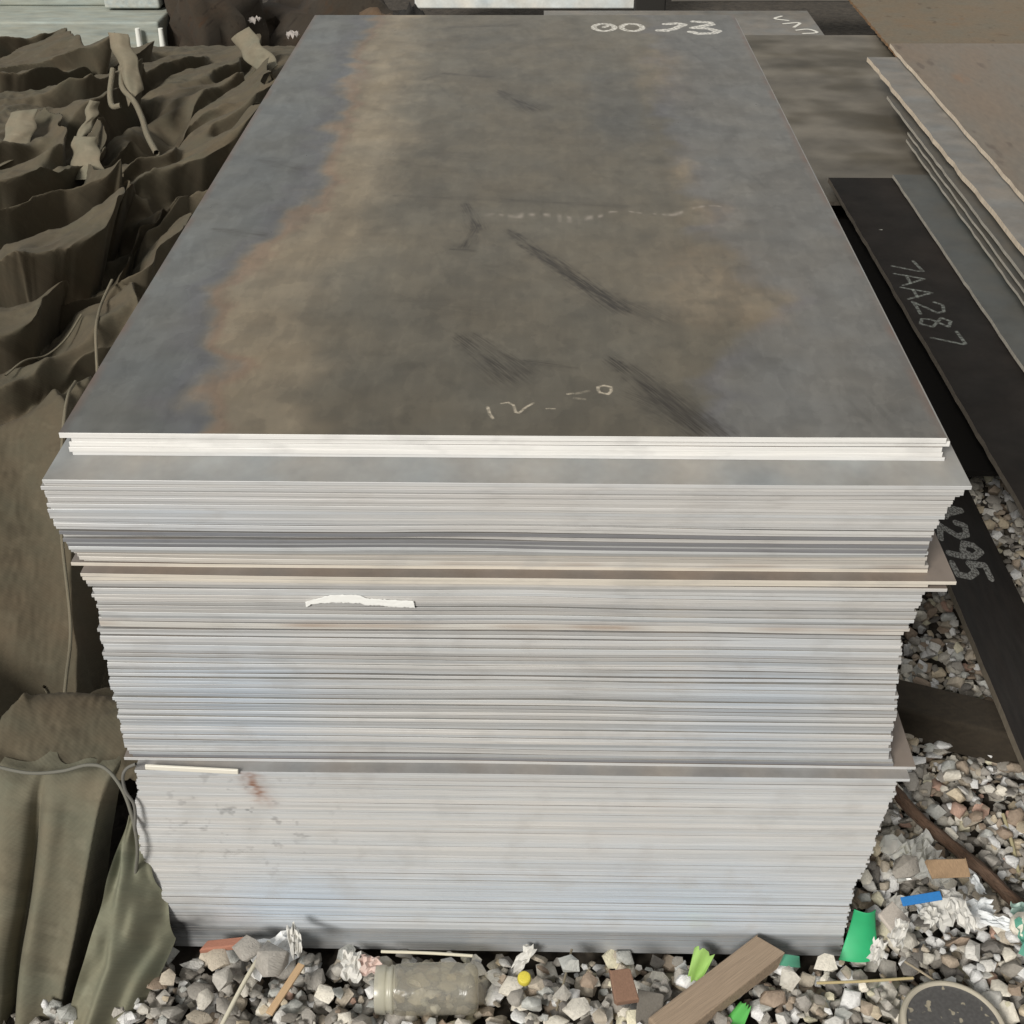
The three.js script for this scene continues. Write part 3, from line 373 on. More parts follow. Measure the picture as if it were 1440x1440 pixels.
// ------------------------------------------------------------------ tarpaulin
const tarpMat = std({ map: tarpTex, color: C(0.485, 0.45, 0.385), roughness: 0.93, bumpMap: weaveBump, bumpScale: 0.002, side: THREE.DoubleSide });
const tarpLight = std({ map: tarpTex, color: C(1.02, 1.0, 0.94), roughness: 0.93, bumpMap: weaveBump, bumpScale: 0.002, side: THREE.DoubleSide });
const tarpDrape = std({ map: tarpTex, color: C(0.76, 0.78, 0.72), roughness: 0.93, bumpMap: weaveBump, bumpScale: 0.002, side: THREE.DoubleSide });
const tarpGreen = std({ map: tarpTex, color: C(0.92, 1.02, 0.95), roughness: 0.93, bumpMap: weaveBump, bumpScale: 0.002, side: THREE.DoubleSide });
{
  const T = thing('tarpaulin', 'crumpled olive brown tarpaulin heaped along the left of the steel stack', 'tarpaulin');
  const BZ = [-4.4, -4, -3.3, -2.5, -1.5, -0.8, -0.35, -0.03, 0.2], BY = [0.1, 0.33, 0.47, 0.55, 0.56, 0.47, 0.36, 0.30, 0.30];
  // crest polyline, height, gentle width, steep width, valley depth, valley width, overhang, steep side (+1: towards camera right)
  const FOLDS = [
    [[[-1.45, -1.62], [-1.24, -1.74], [-1.21, -1.86], [-1.19, -1.99], [-1.19, -2.19]], 0.05, 0.09, 0.022, 0.05, 0.10, 0.03],
    [[[-1.35, -1.38], [-1.18, -1.56], [-1.14, -1.68], [-1.08, -1.81], [-1.05, -1.89]], 0.055, 0.08, 0.020, 0.06, 0.10, 0.03],
    [[[-1.30, -1.22], [-1.10, -1.33], [-1.05, -1.36], [-1.01, -1.40], [-1.02, -1.49], [-1.03, -1.64], [-1.01, -1.73], [-0.94, -1.80]], 0.075, 0.12, 0.020, 0.10, 0.13, 0.05],
    [[[-0.94, -1.34], [-0.94, -1.44], [-0.93, -1.60], [-0.85, -1.81]], 0.05, 0.05, 0.018, 0.05, 0.08, 0.025],
    [[[-0.90, -1.28], [-0.86, -1.36], [-0.83, -1.41], [-0.81, -1.48], [-0.78, -1.58]], 0.055, 0.07, 0.018, 0.09, 0.11, 0.035],
    [[[-1.16, -0.98], [-1.02, -1.07], [-1.01, -1.18], [-1.03, -1.26], [-0.98, -1.30], [-0.94, -1.35]], 0.045, 0.10, 0.022, 0.07, 0.10, 0.03],
    [[[-0.80, -0.84], [-0.83, -1.02], [-0.86, -1.19], [-0.87, -1.27], [-0.84, -1.36], [-0.80, -1.44]], 0.045, 0.05, 0.020, 0.16, 0.20, 0.02],
    [[[-1.06, -0.80], [-0.96, -0.89], [-0.93, -0.99], [-0.89, -1.12], [-0.86, -1.20]], 0.025, 0.05, 0.025, 0.03, 0.07, 0.012],
    [[[-0.73, -1.02], [-0.75, -1.20], [-0.74, -1.34], [-0.71, -1.50], [-0.67, -1.66]], 0.07, 0.05, 0.03, 0.10, 0.12, 0.02],
    [[[-0.90, -1.56], [-0.81, -1.72], [-0.69, -1.78]], 0.035, 0.06, 0.03, 0.04, 0.09, 0.012],
    [[[-0.90, -1.96], [-0.83, -2.07], [-0.78, -2.24], [-0.66, -2.40]], 0.05, 0.10, 0.04, 0.06, 0.12, 0.02],
    [[[-0.96, -1.84], [-0.90, -1.88], [-0.86, -1.95], [-0.85, -2.08], [-0.87, -2.37], [-0.90, -2.64], [-0.94, -2.85]], 0.09, 0.13, 0.025, 0.13, 0.17, 0.06],
    [[[-1.02, -2.05], [-1.04, -2.3], [-1.07, -2.55]], -0.09, 0.08, 0.08, 0.0, 0.1, 0],
    [[[-1.10, -1.72], [-1.14, -1.90], [-1.13, -2.05]], 0.06, 0.05, 0.03, 0.05, 0.10, 0.02],
    [[[-1.16, -2.02], [-1.20, -2.25], [-1.21, -2.40]], 0.045, 0.05, 0.03, 0.05, 0.09, 0.02],
    [[[-1.08, -3.6], [-0.98, -3.3], [-0.88, -2.95], [-0.80, -2.75]], 0.07, 0.07, 0.05, 0.03, 0.1, 0.02],
    [[[-1.26, -1.87], [-1.26, -2.02], [-1.31, -2.19], [-1.42, -2.35]], 0.055, 0.06, 0.02, 0.06, 0.1, 0.03],
    [[[-2.0, -3.3], [-1.77, -3.61], [-1.53, -3.16]], 0.07, 0.2, 0.06, 0.08, 0.2, 0.03],
    [[[-1.75, -2.75], [-1.58, -2.88], [-1.51, -2.98], [-1.52, -3.24]], 0.05, 0.14, 0.03, 0.08, 0.14, 0.04],
    [[[-1.60, -3.02], [-1.45, -3.27], [-1.40, -3.6]], 0.06, 0.14, 0.04, 0.08, 0.16, 0.04],
    [[[-1.42, -2.55], [-1.30, -2.72], [-1.26, -2.95]], 0.06, 0.12, 0.03, 0.07, 0.14, 0.03],
    [[[-1.30, -2.30], [-1.22, -2.45], [-1.18, -2.68]], 0.06, 0.10, 0.025, 0.08, 0.12, 0.03],
    [[[-0.92, -0.95], [-0.85, -0.81], [-0.82, -0.72], [-0.80, -0.60]], 0.022, 0.05, 0.03, 0.02, 0.08, 0.008],
    [[[-0.85, -0.94], [-0.815, -0.76], [-0.795, -0.59], [-0.758, -0.45], [-0.745, -0.35], [-0.715, -0.24]], 0.012, 0.05, 0.016, 0.34, 0.75, 0.004],
    [[[-0.76, -0.11], [-0.71, -0.16], [-0.69, -0.21], [-0.66, -0.25], [-0.62, -0.30], [-0.54, -0.36]], 0.035, 0.10, 0.02, 0.20, 0.5, 0.008, -1],
    [[[-1.55, -1.9], [-1.40, -2.0], [-1.33, -2.1]], 0.05, 0.08, 0.03, 0.05, 0.1, 0.03],
    ...Array.from({ length: 11 }, (_, k) => {                       // thin standing creases, mostly running away from the camera
      const r = mulberry(900 + k), z = -0.95 - 2.3 * Math.pow(r(), 0.9), xl = -0.98 + 0.3 * z, x = lerp(xl, -0.62, r()), a = -1.25 + (r() - 0.5) * 0.7 + (k % 9 === 0 ? 1.1 : 0), L = 0.30 + 0.45 * r(), pts = [];
      for (let i = 0; i < 6; i++) { const t = i / 5 - 0.5; pts.push([x + Math.cos(a) * L * t + 0.03 * N2(k * 3 + i * 0.8, 1), z + Math.sin(a) * L * t + 0.03 * N2(k * 5 + i * 0.8, 9)]); }
      return [pts, 0.020 + 0.030 * r(), 0.022 + 0.035 * r(), 0.012, 0.02 + 0.03 * r(), 0.05 + 0.03 * r(), 0.010 + 0.010 * r(), 1];
    }),
  ].map(([pts, h, wg, ws, vd, vw, ov, side = 1]) => { let L = 0; const seg = []; for (let i = 1; i < pts.length; i++) { const a = pts[i - 1], b = pts[i], dx = b[0] - a[0], dz = b[1] - a[1], l = Math.hypot(dx, dz); let nx = dz / l, nz = -dx / l; if (nx * 1 + nz * 0.5 < 0) { nx = -nx; nz = -nz; } seg.push([a[0], a[1], dx, dz, l, nx * side, nz * side, L]); L += l; } const cx = pts.reduce((q, p) => q + p[0], 0) / pts.length, cz = pts.reduce((q, p) => q + p[1], 0) / pts.length, reach = Math.max(...pts.map((p) => Math.hypot(p[0] - cx, p[1] - cz))) + Math.max(wg, vw * 1.4) + 0.12; return { seg, cx, cz, reach, L, h, wg, ws, vd, vw, ov }; });
  function surf(x0, z0) {
    let y = interp(z0, BZ, BY), dx = 0, dz = 0;
    const wx = x0 + 0.008 * fbm(x0 * 5, z0 * 5, 2), wz = z0 + 0.015 * fbm(x0 * 4 + 40, z0 * 4, 2);
    y -= 0.16 * sst(-0.66, -0.52, x0) * sst(-0.25, -0.4, z0) + 0.13 * sst(-0.86, -0.72, x0 - 0.10 * sst(-1.2, -1.8, z0)) * sst(-0.75, -0.95, z0) * sst(-2.0, -1.6, z0);
    const smooth = sst(-1.0, -0.8, z0) * (x0 < -0.6 ? 1 : 0.6);
    for (const f of FOLDS) {
      if (Math.hypot(wx - f.cx, wz - f.cz) > f.reach) continue;
      let best = 1e9, sd = 0, along = 0, n = null, ov = 0;
      for (const s of f.seg) { const px = wx - s[0], pz = wz - s[1], t = (px * s[2] + pz * s[3]) / (s[4] * s[4]), tc = clamp(t), ex = px - s[2] * tc, ez = pz - s[3] * tc, d = Math.hypot(ex, ez); if (d < best) { best = d; const perp = px * s[5] + pz * s[6]; sd = Math.sign(perp) * d; along = s[7] + tc * s[4]; n = s; } }
      if (best > 0.9) continue;
      const e = Math.min(along, f.L - along) / f.L, w = 0.25 + 0.75 * sst(0, 0.22, e); const endcap = (along < 1e-4 || along > f.L - 1e-4) ? 1 : 0;
      const first = f.seg[0], last = f.seg[f.seg.length - 1]; let over = 0; if (endcap) { const s = along < 1e-4 ? first : last, bx = along < 1e-4 ? s[0] : s[0] + s[2], bz = along < 1e-4 ? s[1] : s[1] + s[3]; over = Math.abs(((wx - bx) * s[2] + (wz - bz) * s[3]) / s[4]); }
      const fall = w * Math.exp(-Math.pow(over / 0.045, 2)) * (1 + 0.22 * N2(along * 7, f.L * 9));
      let v, o;
      if (sd < 0) { const k = clamp(1 + sd / f.wg); v = f.h * k * k * (1.5 - 0.5 * k); o = Math.exp(-Math.pow(sd / (0.03 + f.ov * 1.2), 2)); }
      else if (sd < f.ws) { v = lerp(f.h, -f.vd, sst(0, f.ws, sd)); o = 1 - sd / f.ws; }
      else { v = -f.vd * (1 - sst(f.ws, f.vw * 1.35, sd)); o = 0; }
      y += (v < 0 ? v * 1.45 : v) * fall; dx += n[5] * f.ov * 2.5 * o * fall; dz += n[6] * f.ov * 2.5 * o * fall;
    }
    const a = x0 + z0 * 0.25, b = z0; const k = 1 - 0.75 * smooth, far = 1 - 0.5 * sst(-2.6, -3.2, z0);
    const r1 = 1 - Math.abs(N2(a * 7 + 0.5 * N2(b * 3, 5), b * 2.2)), r2 = 1 - Math.abs(N2(a * 17 + N2(b * 5, 9), b * 6));
    y += k * far * (0.014 * r1 * r1 + 0.013 * Math.pow(r2, 5) - 0.012) + 0.008 * fbm(a * 8, b * 5, 2) * (0.5 + 0.5 * k);
    return [x0 + dx, Math.max(y, 0.01), z0 + dz];
  }
  const z0 = -4.25, z1 = -0.055, nu = 280, nv = 640, W1 = nu + 1; let G = [];
  for (let j = 0; j <= nv; j++) for (let i = 0; i <= nu; i++) { const z = lerp(z0, z1, j / nv), xl = -1.02 + 0.335 * z; G.push(surf(Math.min(lerp(xl, -0.525, i / nu), -0.522), z)); }
  for (let it = 0; it < 4; it++) { const Q = G.map((p) => p); for (let j = 1; j < nv; j++) for (let i = 1; i < nu; i++) { const k = j * W1 + i, a = G[k - 1], b = G[k + 1], c = G[k - W1], d = G[k + W1], p = G[k]; Q[k] = [0, 1, 2].map((m) => p[m] * 0.45 + (a[m] + b[m] + c[m] + d[m]) * 0.1375); } G = Q; }
  for (const p of G) { p[0] = Math.min(p[0], -0.518); p[1] += 0.0012 * N2(p[0] * 60, p[2] * 40); }
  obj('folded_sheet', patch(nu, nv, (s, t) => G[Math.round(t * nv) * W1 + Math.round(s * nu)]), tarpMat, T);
  // front drape hanging to the ground
  const dr = patch(110, 80, (s, t) => {
    const x = lerp(-1.05, -0.548, s) - 0.085 * t * sst(0.2, 1, s), u = (x + 0.085 * t * sst(0.2, 1, s) + 0.725) / 0.185;
    const ridge = 0.018 * Math.exp(-Math.pow((u - 0.25) / 0.10, 2)) - 0.050 * Math.exp(-Math.pow((u - 0.39) / 0.045, 2)) + 0.012 * sst(0.42, 0.52, u) - 0.20 * sst(0.87, 0.99, u) + 0.02 * N2(u * 2 + 7, 1);
    const top = t < 0.12 ? Math.sqrt(1 - Math.pow(1 - t / 0.12, 2)) : 1; const y = 0.312 * (1 - Math.pow(clamp((t - 0.02) / 0.98), 1.05)) + 0.004 * N2(u * 4, t * 2);
    return [x + 0.003 * N2(t * 1.5, u), y - 0.03 * t, -0.085 + 0.05 * top + 0.15 * t + ridge * (0.35 + 0.65 * t) + 0.004 * fbm(u * 3, t * 1.2, 3)];
  });
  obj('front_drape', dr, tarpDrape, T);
  const fl = patch(50, 60, (s, t) => {
    const a = [-0.538, 0.262, -0.03], b = [-0.518, 0.262, -0.015], m = [-0.489, 0.045, 0.012], c = [-0.640, -0.035, 0.155], d = [-0.552, -0.035, 0.155], L = [0, 1, 2].map((i) => lerp(a[i], c[i], t)), R = [0, 1, 2].map((i) => t < 0.62 ? lerp(b[i], m[i], t / 0.62) : lerp(m[i], d[i], (t - 0.62) / 0.38));
    const bul = 0.022 * Math.sin(Math.PI * s) * sst(0, 0.6, t) + 0.010 * N2(s * 2.5 + 3, t * 3) + 0.02 * Math.exp(-Math.pow((s - 0.35 - 0.1 * t) / 0.12, 2)) * t;
    return [lerp(L[0], R[0], s) - bul * 0.2, lerp(L[1], R[1], s) + bul * 0.5, lerp(L[2], R[2], s) + bul];
  });
  obj('corner_flap', fl, tarpGreen, T);
  const onCloth = (x, z, up) => { let y = -1; for (const p of G) if (Math.abs(p[0] - x) < 0.022 && Math.abs(p[2] - z) < 0.022 && p[1] > y) y = p[1]; return [x, Math.max(y, 0.2) + up, z]; };
  const hem = (pts, r, n) => obj('hem', tube(pts, r, n, 6), tarpLight, T);
  hem([[-0.842, -0.93], [-0.826, -0.84], [-0.810, -0.74], [-0.796, -0.62], [-0.770, -0.50], [-0.750, -0.40], [-0.732, -0.31], [-0.714, -0.24]].map(([x, z]) => onCloth(x, z, 0.0)), 0.0032, 90);
  hem([[-0.96, -0.90], [-0.945, -0.96], [-0.925, -1.02], [-0.905, -1.08], [-0.885, -1.14]].map(([x, z]) => onCloth(x, z, 0.0005)), 0.0022, 50);
  hem([[-0.812, -0.97], [-0.825, -1.04], [-0.838, -1.11], [-0.852, -1.19], [-0.855, -1.27]].map(([x, z]) => onCloth(x, z, 0.0)), 0.0032, 60);
  hem([[-1.137, 0.655, -2.460], [-1.116, 0.62, -2.380], [-1.076, 0.60, -2.330], [-1.038, 0.585, -2.250], [-0.983, 0.575, -2.100], [-0.931, 0.57, -1.980]], 0.008, 50);
  hem([[-1.148, 0.66, -2.420], [-1.139, 0.61, -2.330], [-1.125, 0.592, -2.300], [-1.105, 0.595, -2.300]], 0.008, 30);
  const flap = (q, mat, n = 14) => obj('raised_flap', patch(n, n, (s, t) => { const A = [0, 1, 2].map((i) => lerp(q[0][i], q[1][i], s)), B = [0, 1, 2].map((i) => lerp(q[3][i], q[2][i], s)), w = 0.006 * N2(s * 1.5 + q[0][0] * 9, t * 1.6) + 0.020 * Math.sin(Math.PI * s); return [lerp(A[0], B[0], t) + 0.010 * N2(t * 2, q[0][2]), lerp(A[1], B[1], t) + w * 0.3, lerp(A[2], B[2], t) + w]; }, 0.003), mat, T);
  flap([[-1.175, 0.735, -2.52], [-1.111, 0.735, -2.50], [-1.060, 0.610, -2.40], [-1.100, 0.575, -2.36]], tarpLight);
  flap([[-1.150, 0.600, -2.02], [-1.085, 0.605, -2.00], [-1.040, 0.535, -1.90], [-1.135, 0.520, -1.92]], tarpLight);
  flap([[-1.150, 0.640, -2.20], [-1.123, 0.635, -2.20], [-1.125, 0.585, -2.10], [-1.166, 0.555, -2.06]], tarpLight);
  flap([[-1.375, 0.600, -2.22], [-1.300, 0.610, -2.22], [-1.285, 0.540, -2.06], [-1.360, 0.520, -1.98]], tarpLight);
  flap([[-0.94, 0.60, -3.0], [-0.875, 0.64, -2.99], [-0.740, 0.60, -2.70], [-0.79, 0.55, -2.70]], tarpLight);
  const cord = thing('cord', 'thin grey cord sagging across the tarpaulin beside the stack corner', 'cord');
  obj('main_run', tube([[-0.90, 0.345, -0.062], [-0.80, 0.35, -0.055], [-0.741, 0.342, -0.046], [-0.713, 0.333, -0.045], [-0.664, 0.332, -0.035], [-0.618, 0.337, -0.035], [-0.581, 0.348, -0.036], [-0.555, 0.350, -0.028], [-0.529, 0.331, -0.008], [-0.515, 0.294, 0.012], [-0.514, 0.248, 0.020], [-0.530, 0.18, 0.010]], 0.0026, 90), std({ color: C(0.15, 0.145, 0.12), roughness: 0.85 }), cord);
  obj('loop', tube([[-0.492, 0.402, 0.016], [-0.506, 0.392, 0.014], [-0.514, 0.378, 0.014], [-0.515, 0.349, 0.014], [-0.507, 0.326, 0.016], [-0.512, 0.28, 0.02]], 0.0022, 40), std({ color: C(0.15, 0.145, 0.13), roughness: 0.85 }), cord);
  const strap = obj('metal_strip', box(0.124, 0.0075, 0.004, 0.0012), std({ color: C(0.82, 0.78, 0.68), roughness: 0.35 })); strap.position.set(-0.418, 0.3945, 0.017); strap.rotation.z = -0.055; tag(strap, 'short bright metal strip across the sheet edges near the cord loop', 'strip');
}

// ------------------------------------------------------------------ gravel
const HG = { x0: -0.9, z0: -1.9, s: 0.004, w: 600, h: 560, a: null };       // height of the gravel so far, on a 4 mm grid
HG.a = new Float32Array(HG.w * HG.h).fill(-0.03);
const hAt = (x, z) => { const i = Math.round((x - HG.x0) / HG.s), j = Math.round((z - HG.z0) / HG.s); return i < 0 || j < 0 || i >= HG.w || j >= HG.h ? -0.03 : HG.a[j * HG.w + i]; };
function settle(x, z, rx, rz, th, turn, sink = 0.35) {                          // lays a lens-shaped thing on the heap, returns its centre height
  const hs = [], c = Math.cos(turn), s = Math.sin(turn), R = Math.max(rx, rz), n = Math.ceil(R / HG.s), cells = [];
  for (let dj = -n; dj <= n; dj++) for (let di = -n; di <= n; di++) { const lx = (di * c - dj * s) * HG.s / rx, lz = (di * s + dj * c) * HG.s / rz, d = lx * lx + lz * lz; if (d > 1) continue; const i = Math.round((x - HG.x0) / HG.s) + di, j = Math.round((z - HG.z0) / HG.s) + dj; if (i < 0 || j < 0 || i >= HG.w || j >= HG.h) continue; cells.push([j * HG.w + i, d]); if (d < 0.6) hs.push(HG.a[j * HG.w + i]); }
  if (!hs.length) return -0.03;
  hs.sort((a, b) => a - b); const b0 = hs[Math.floor(hs.length * 0.6)], y = b0 + th * (1 - sink);
  for (const [k, d] of cells) HG.a[k] = Math.max(HG.a[k], y + th * Math.sqrt(1 - d) * 0.9);
  return y;
}
const gravelBed = obj('gravel_bed', (() => { const g = new THREE.PlaneGeometry(2.4, 2.25, 150, 140); g.rotateX(-Math.PI / 2); const p = g.attributes.position, uv = g.attributes.uv; for (let i = 0; i < p.count; i++) { const x = p.getX(i) + 0.3, z = p.getZ(i) - 0.79; p.setXYZ(i, x, -0.036 + 0.006 * fbm(x * 14, z * 14, 3), z); uv.setXY(i, x * 2, z * 2); } g.computeVertexNormals(); return g; })(), std({ map: soilTex, color: C(0.9, 0.9, 0.9), roughness: 1 }));
gravelBed.userData.kind = 'structure'; gravelBed.userData.label = 'bed of crushed grey and pale stones around the foot of the stack';
const stoneGeos = [];
for (let k = 0; k < 18; k++) {
  const r = mulberry(300 + k), pts = [], n = 9 + Math.floor(r() * 7), fl = 0.28 + 0.42 * r(), el = 0.65 + 0.35 * r();
  for (let i = 0; i < n; i++) { const a = i * 2.39996 + r() * 1.1, y = clamp(1 - 2 * (i + 0.5) / n + (r() - 0.5) * 0.35, -1, 1), q = Math.sqrt(1 - y * y), m = 0.86 + 0.2 * r(); pts.push(new THREE.Vector3(Math.cos(a) * q * m, y * fl * m, Math.sin(a) * q * el * m)); }
  let g = new ConvexGeometry(pts); g = mergeVertices(g.deleteAttribute('normal')); 
  // chip the edges: one midpoint round pushed slightly out keeps flat faces with soft arrises
  g = toCreasedNormals(g.toNonIndexed(), 1.0); const p = g.attributes.position, uv = new Float32Array(p.count * 2); for (let i = 0; i < p.count; i++) { uv[i * 2] = p.getX(i) * 0.35 + p.getY(i) * 0.2; uv[i * 2 + 1] = p.getZ(i) * 0.35 - p.getY(i) * 0.25; } g.setAttribute('uv', new THREE.BufferAttribute(uv, 2)); stoneGeos.push(g);
}
const STONE = [[0.30, 0.285, 0.26], [0.40, 0.38, 0.34], [0.24, 0.225, 0.205], [0.52, 0.49, 0.43], [0.34, 0.30, 0.245], [0.19, 0.175, 0.155], [0.62, 0.60, 0.55], [0.28, 0.23, 0.18], [0.44, 0.43, 0.41], [0.33, 0.335, 0.32], [0.22, 0.17, 0.13], [0.70, 0.69, 0.66], [0.42, 0.36, 0.27], [0.14, 0.13, 0.12], [0.36, 0.24, 0.19], [0.50, 0.47, 0.36]];
for (const c of STONE) for (let i = 0; i < 3; i++) c[i] = Math.min(0.84, c[i] * 1.55);
const stoneMats = STONE.map((c) => std({ map: stoneTex, color: C(...c), roughness: 0.72, bumpMap: stoneBump, bumpScale: 0.0012 }));
const stoneW = [9, 11, 9, 10, 10, 7, 7, 7, 6, 6, 5, 6, 7, 4, 2, 5];
function pickTone(x, z) {
  const white = Math.exp(-Math.pow((x - 0.66) / 0.09, 2) - Math.pow((z + 0.02) / 0.09, 2)); if (rnd() < 0.32 * white) return 11;
  const greyish = x < -0.2 ? 0.55 : 0; if (rnd() < greyish) return [0, 2, 9, 5, 0][Math.floor(rnd() * 5)];
  let s = rnd() * 111; for (let i = 0; i < stoneW.length; i++) { s -= stoneW[i]; if (s < 0) return i; } return 0;
}
const stones = [];
const CLEAR = [[0.622, 0.142, 0.072], [0.519, 0.004, 0.028], [0.535, 0.0, 0.02], [0.583, 0.03, 0.03]]; for (let i = 0; i <= 6; i++) CLEAR.push([-0.19 + i * 0.025, 0.084, 0.036], [0.245 + i * 0.018, 0.128 - i * 0.0135, 0.022]);
const covers = (x, z, r) => CLEAR.some((c) => Math.hypot(x - c[0], z - c[1]) < c[2] + r * 0.6);
const blocked = (x, z) => (x > -0.515 && x < 0.515 && z < 0.002) || x < -0.74 + (z < 0 ? 0.24 : 0) || (x < -0.56 && z < 0.1);
function rain(n, x0, x1, z0, z1, a, b) {
  for (let i = 0; i < n; i++) {
    const x = rr(x0, x1), z = rr(z0, z1); if (blocked(x, z)) continue;
    const r = lerp(a * 0.72, b * 1.12, Math.pow(rnd(), 1.9)), k = Math.floor(rnd() * 18), turn = rnd() * 6.283, y = settle(x, z, r, r * 0.8, r * 0.55, turn, 0.4);
    if (y > (z < 0.05 && x < 0.5 ? 0.010 : 0.026) || (y + r * 0.4 > 0.012 && covers(x, z, r))) continue;
    const q = new THREE.Quaternion().setFromEuler(new THREE.Euler(rr(-0.6, 0.6), turn, rr(-0.6, 0.6)));
    stones.push({ x, y, z, r, k, q, c: pickTone(x, z) });
  }
}
rain(5200, -0.80, 1.15, -0.05, 0.34, 0.0085, 0.021);
rain(7500, 0.47, 1.30, -1.75, 0.34, 0.0085, 0.021);
rain(3500, 0.47, 1.10, -0.60, 0.30, 0.0085, 0.020);
rain(1500, -0.60, 0.6, -0.02, 0.30, 0.0085, 0.020);
rain(900, -0.80, 1.15, -0.02, 0.30, 0.010, 0.021);
rain(1500, 0.47, 1.3, -1.2, 0.30, 0.010, 0.020);
// a few larger stones seen in the picture
for (const [x, z, r, c] of [[-0.335, 0.068, 0.034, 2], [-0.42, 0.05, 0.022, 4], [-0.405, 0.09, 0.020, 0], [-0.375, 0.055, 0.024, 2], [0.565, -0.005, 0.024, 5], [0.09, 0.055, 0.020, 9], [0.46, 0.045, 0.022, 3], [0.40, 0.085, 0.022, 1], [0.58, -0.177, 0.018, 12], [0.555, -0.13, 0.017, 3], [-0.26, 0.10, 0.020, 3], [0.10, 0.11, 0.024, 1], [0.30, -0.002, 0.016, 11], [0.70, -0.02, 0.022, 6], [0.73, 0.03, 0.022, 3]]) { const turn = rnd() * 6; stones.push({ x, y: settle(x, z, r, r * 0.85, r * 0.6, turn, 0.3), z, r, k: Math.floor(rnd() * 18), q: new THREE.Quaternion().setFromEuler(new THREE.Euler(0.2, turn, 0.1)), c }); }
{
  // those that lie on top and nearest the lens are stones of their own, the rest is one mass
  const cam = camera.position; const inView = (s) => { const v = new THREE.Vector3(s.x, s.y, s.z).project(camera); return Math.abs(v.x) < 1.02 && Math.abs(v.y) < 1.02; };
  camera.updateMatrixWorld(); camera.updateProjectionMatrix();
  for (const s of stones) { s.top = s.y + s.r * 0.3 >= hAt(s.x, s.z) - 0.006; s.score = (inView(s) && s.top ? s.r / Math.hypot(s.x - cam.x, s.y - cam.y, s.z - cam.z) : 0); }
  stones.sort((a, b) => b.score - a.score);
  stones.slice(0, 300).forEach((s, i) => { const m = obj(i ? 'stone_' + String(i).padStart(3, '0') : 'stone', stoneGeos[s.k], stoneMats[s.c], gravelBed); m.position.set(s.x, s.y, s.z); m.quaternion.copy(s.q); m.scale.setScalar(s.r); });
  const rest = stones.slice(300), M = new THREE.Matrix4(), col = new THREE.Color();
  const per = stoneGeos.map(() => []); rest.forEach((s) => per[s.k].push(s));
  // one instanced mass per few shapes would be several parts: use six of the shapes in one merged bank
  const bank = []; rest.forEach((s) => { const g = stoneGeos[s.k].clone(); M.compose(new THREE.Vector3(s.x, s.y, s.z), s.q, new THREE.Vector3(s.r, s.r, s.r)); g.applyMatrix4(M); const c = STONE[s.c], n = g.attributes.position.count, a = new Float32Array(n * 3); for (let i = 0; i < n; i++) { a[i * 3] = c[0]; a[i * 3 + 1] = c[1]; a[i * 3 + 2] = c[2]; } g.setAttribute('color', new THREE.BufferAttribute(a, 3)); bank.push(g); });
  const gm = obj('loose_gravel', mergeGeometries(bank), std({ map: stoneTex, vertexColors: true, roughness: 0.72, bumpMap: stoneBump, bumpScale: 0.0012 }), gravelBed); gm.userData.kind = 'stuff';
}

// ------------------------------------------------------------------ litter on the gravel
const put = (name, g, m, x, z, label, cat, o = {}) => { const q = obj(name, g, m); q.position.set(x, o.y ?? hAt(x, z) + (o.dy ?? 0.004), z); q.rotation.set(o.rx ?? 0, o.ry ?? 0, o.rz ?? 0, 'YXZ'); return tag(q, label, cat, o.group); };
function crumple(w, d, h, sd, n = 7) {      // a creased scrap: flat facets between folds
  const g = patch(n, n, (s, t) => { const e = 1 + 0.3 * N2(sd, s * 2 + t * 2), i = Math.round(s * n), j = Math.round(t * n); return [(s - 0.5) * w * e + 0.07 * w * N2(t * 3, sd + s), h * (0.8 * N2(i * 0.36 + sd, j * 0.36) + 0.16 * N2(i * 1.1, j * 1.1 + sd)), (t - 0.5) * d * (1 + 0.25 * N2(s * 2.3, sd + 4)) + 0.07 * d * N2(s * 3 + 9, sd)]; }, 0.0008);
  return toCreasedNormals(g, 0.35);
}
const white = std({ map: stoneTex, color: C(0.70, 0.69, 0.66), roughness: 0.85, side: THREE.DoubleSide }), film = phy({ color: C(0.92, 0.92, 0.9), roughness: 0.18, transmission: 0.75, thickness: 0, side: THREE.DoubleSide, ior: 1.45 });
const plastic = (r, g, b) => phy({ map: stoneTex, color: C(r * 1.1, g * 1.1, b * 1.1), roughness: 0.5, clearcoat: 0.1, side: THREE.DoubleSide });
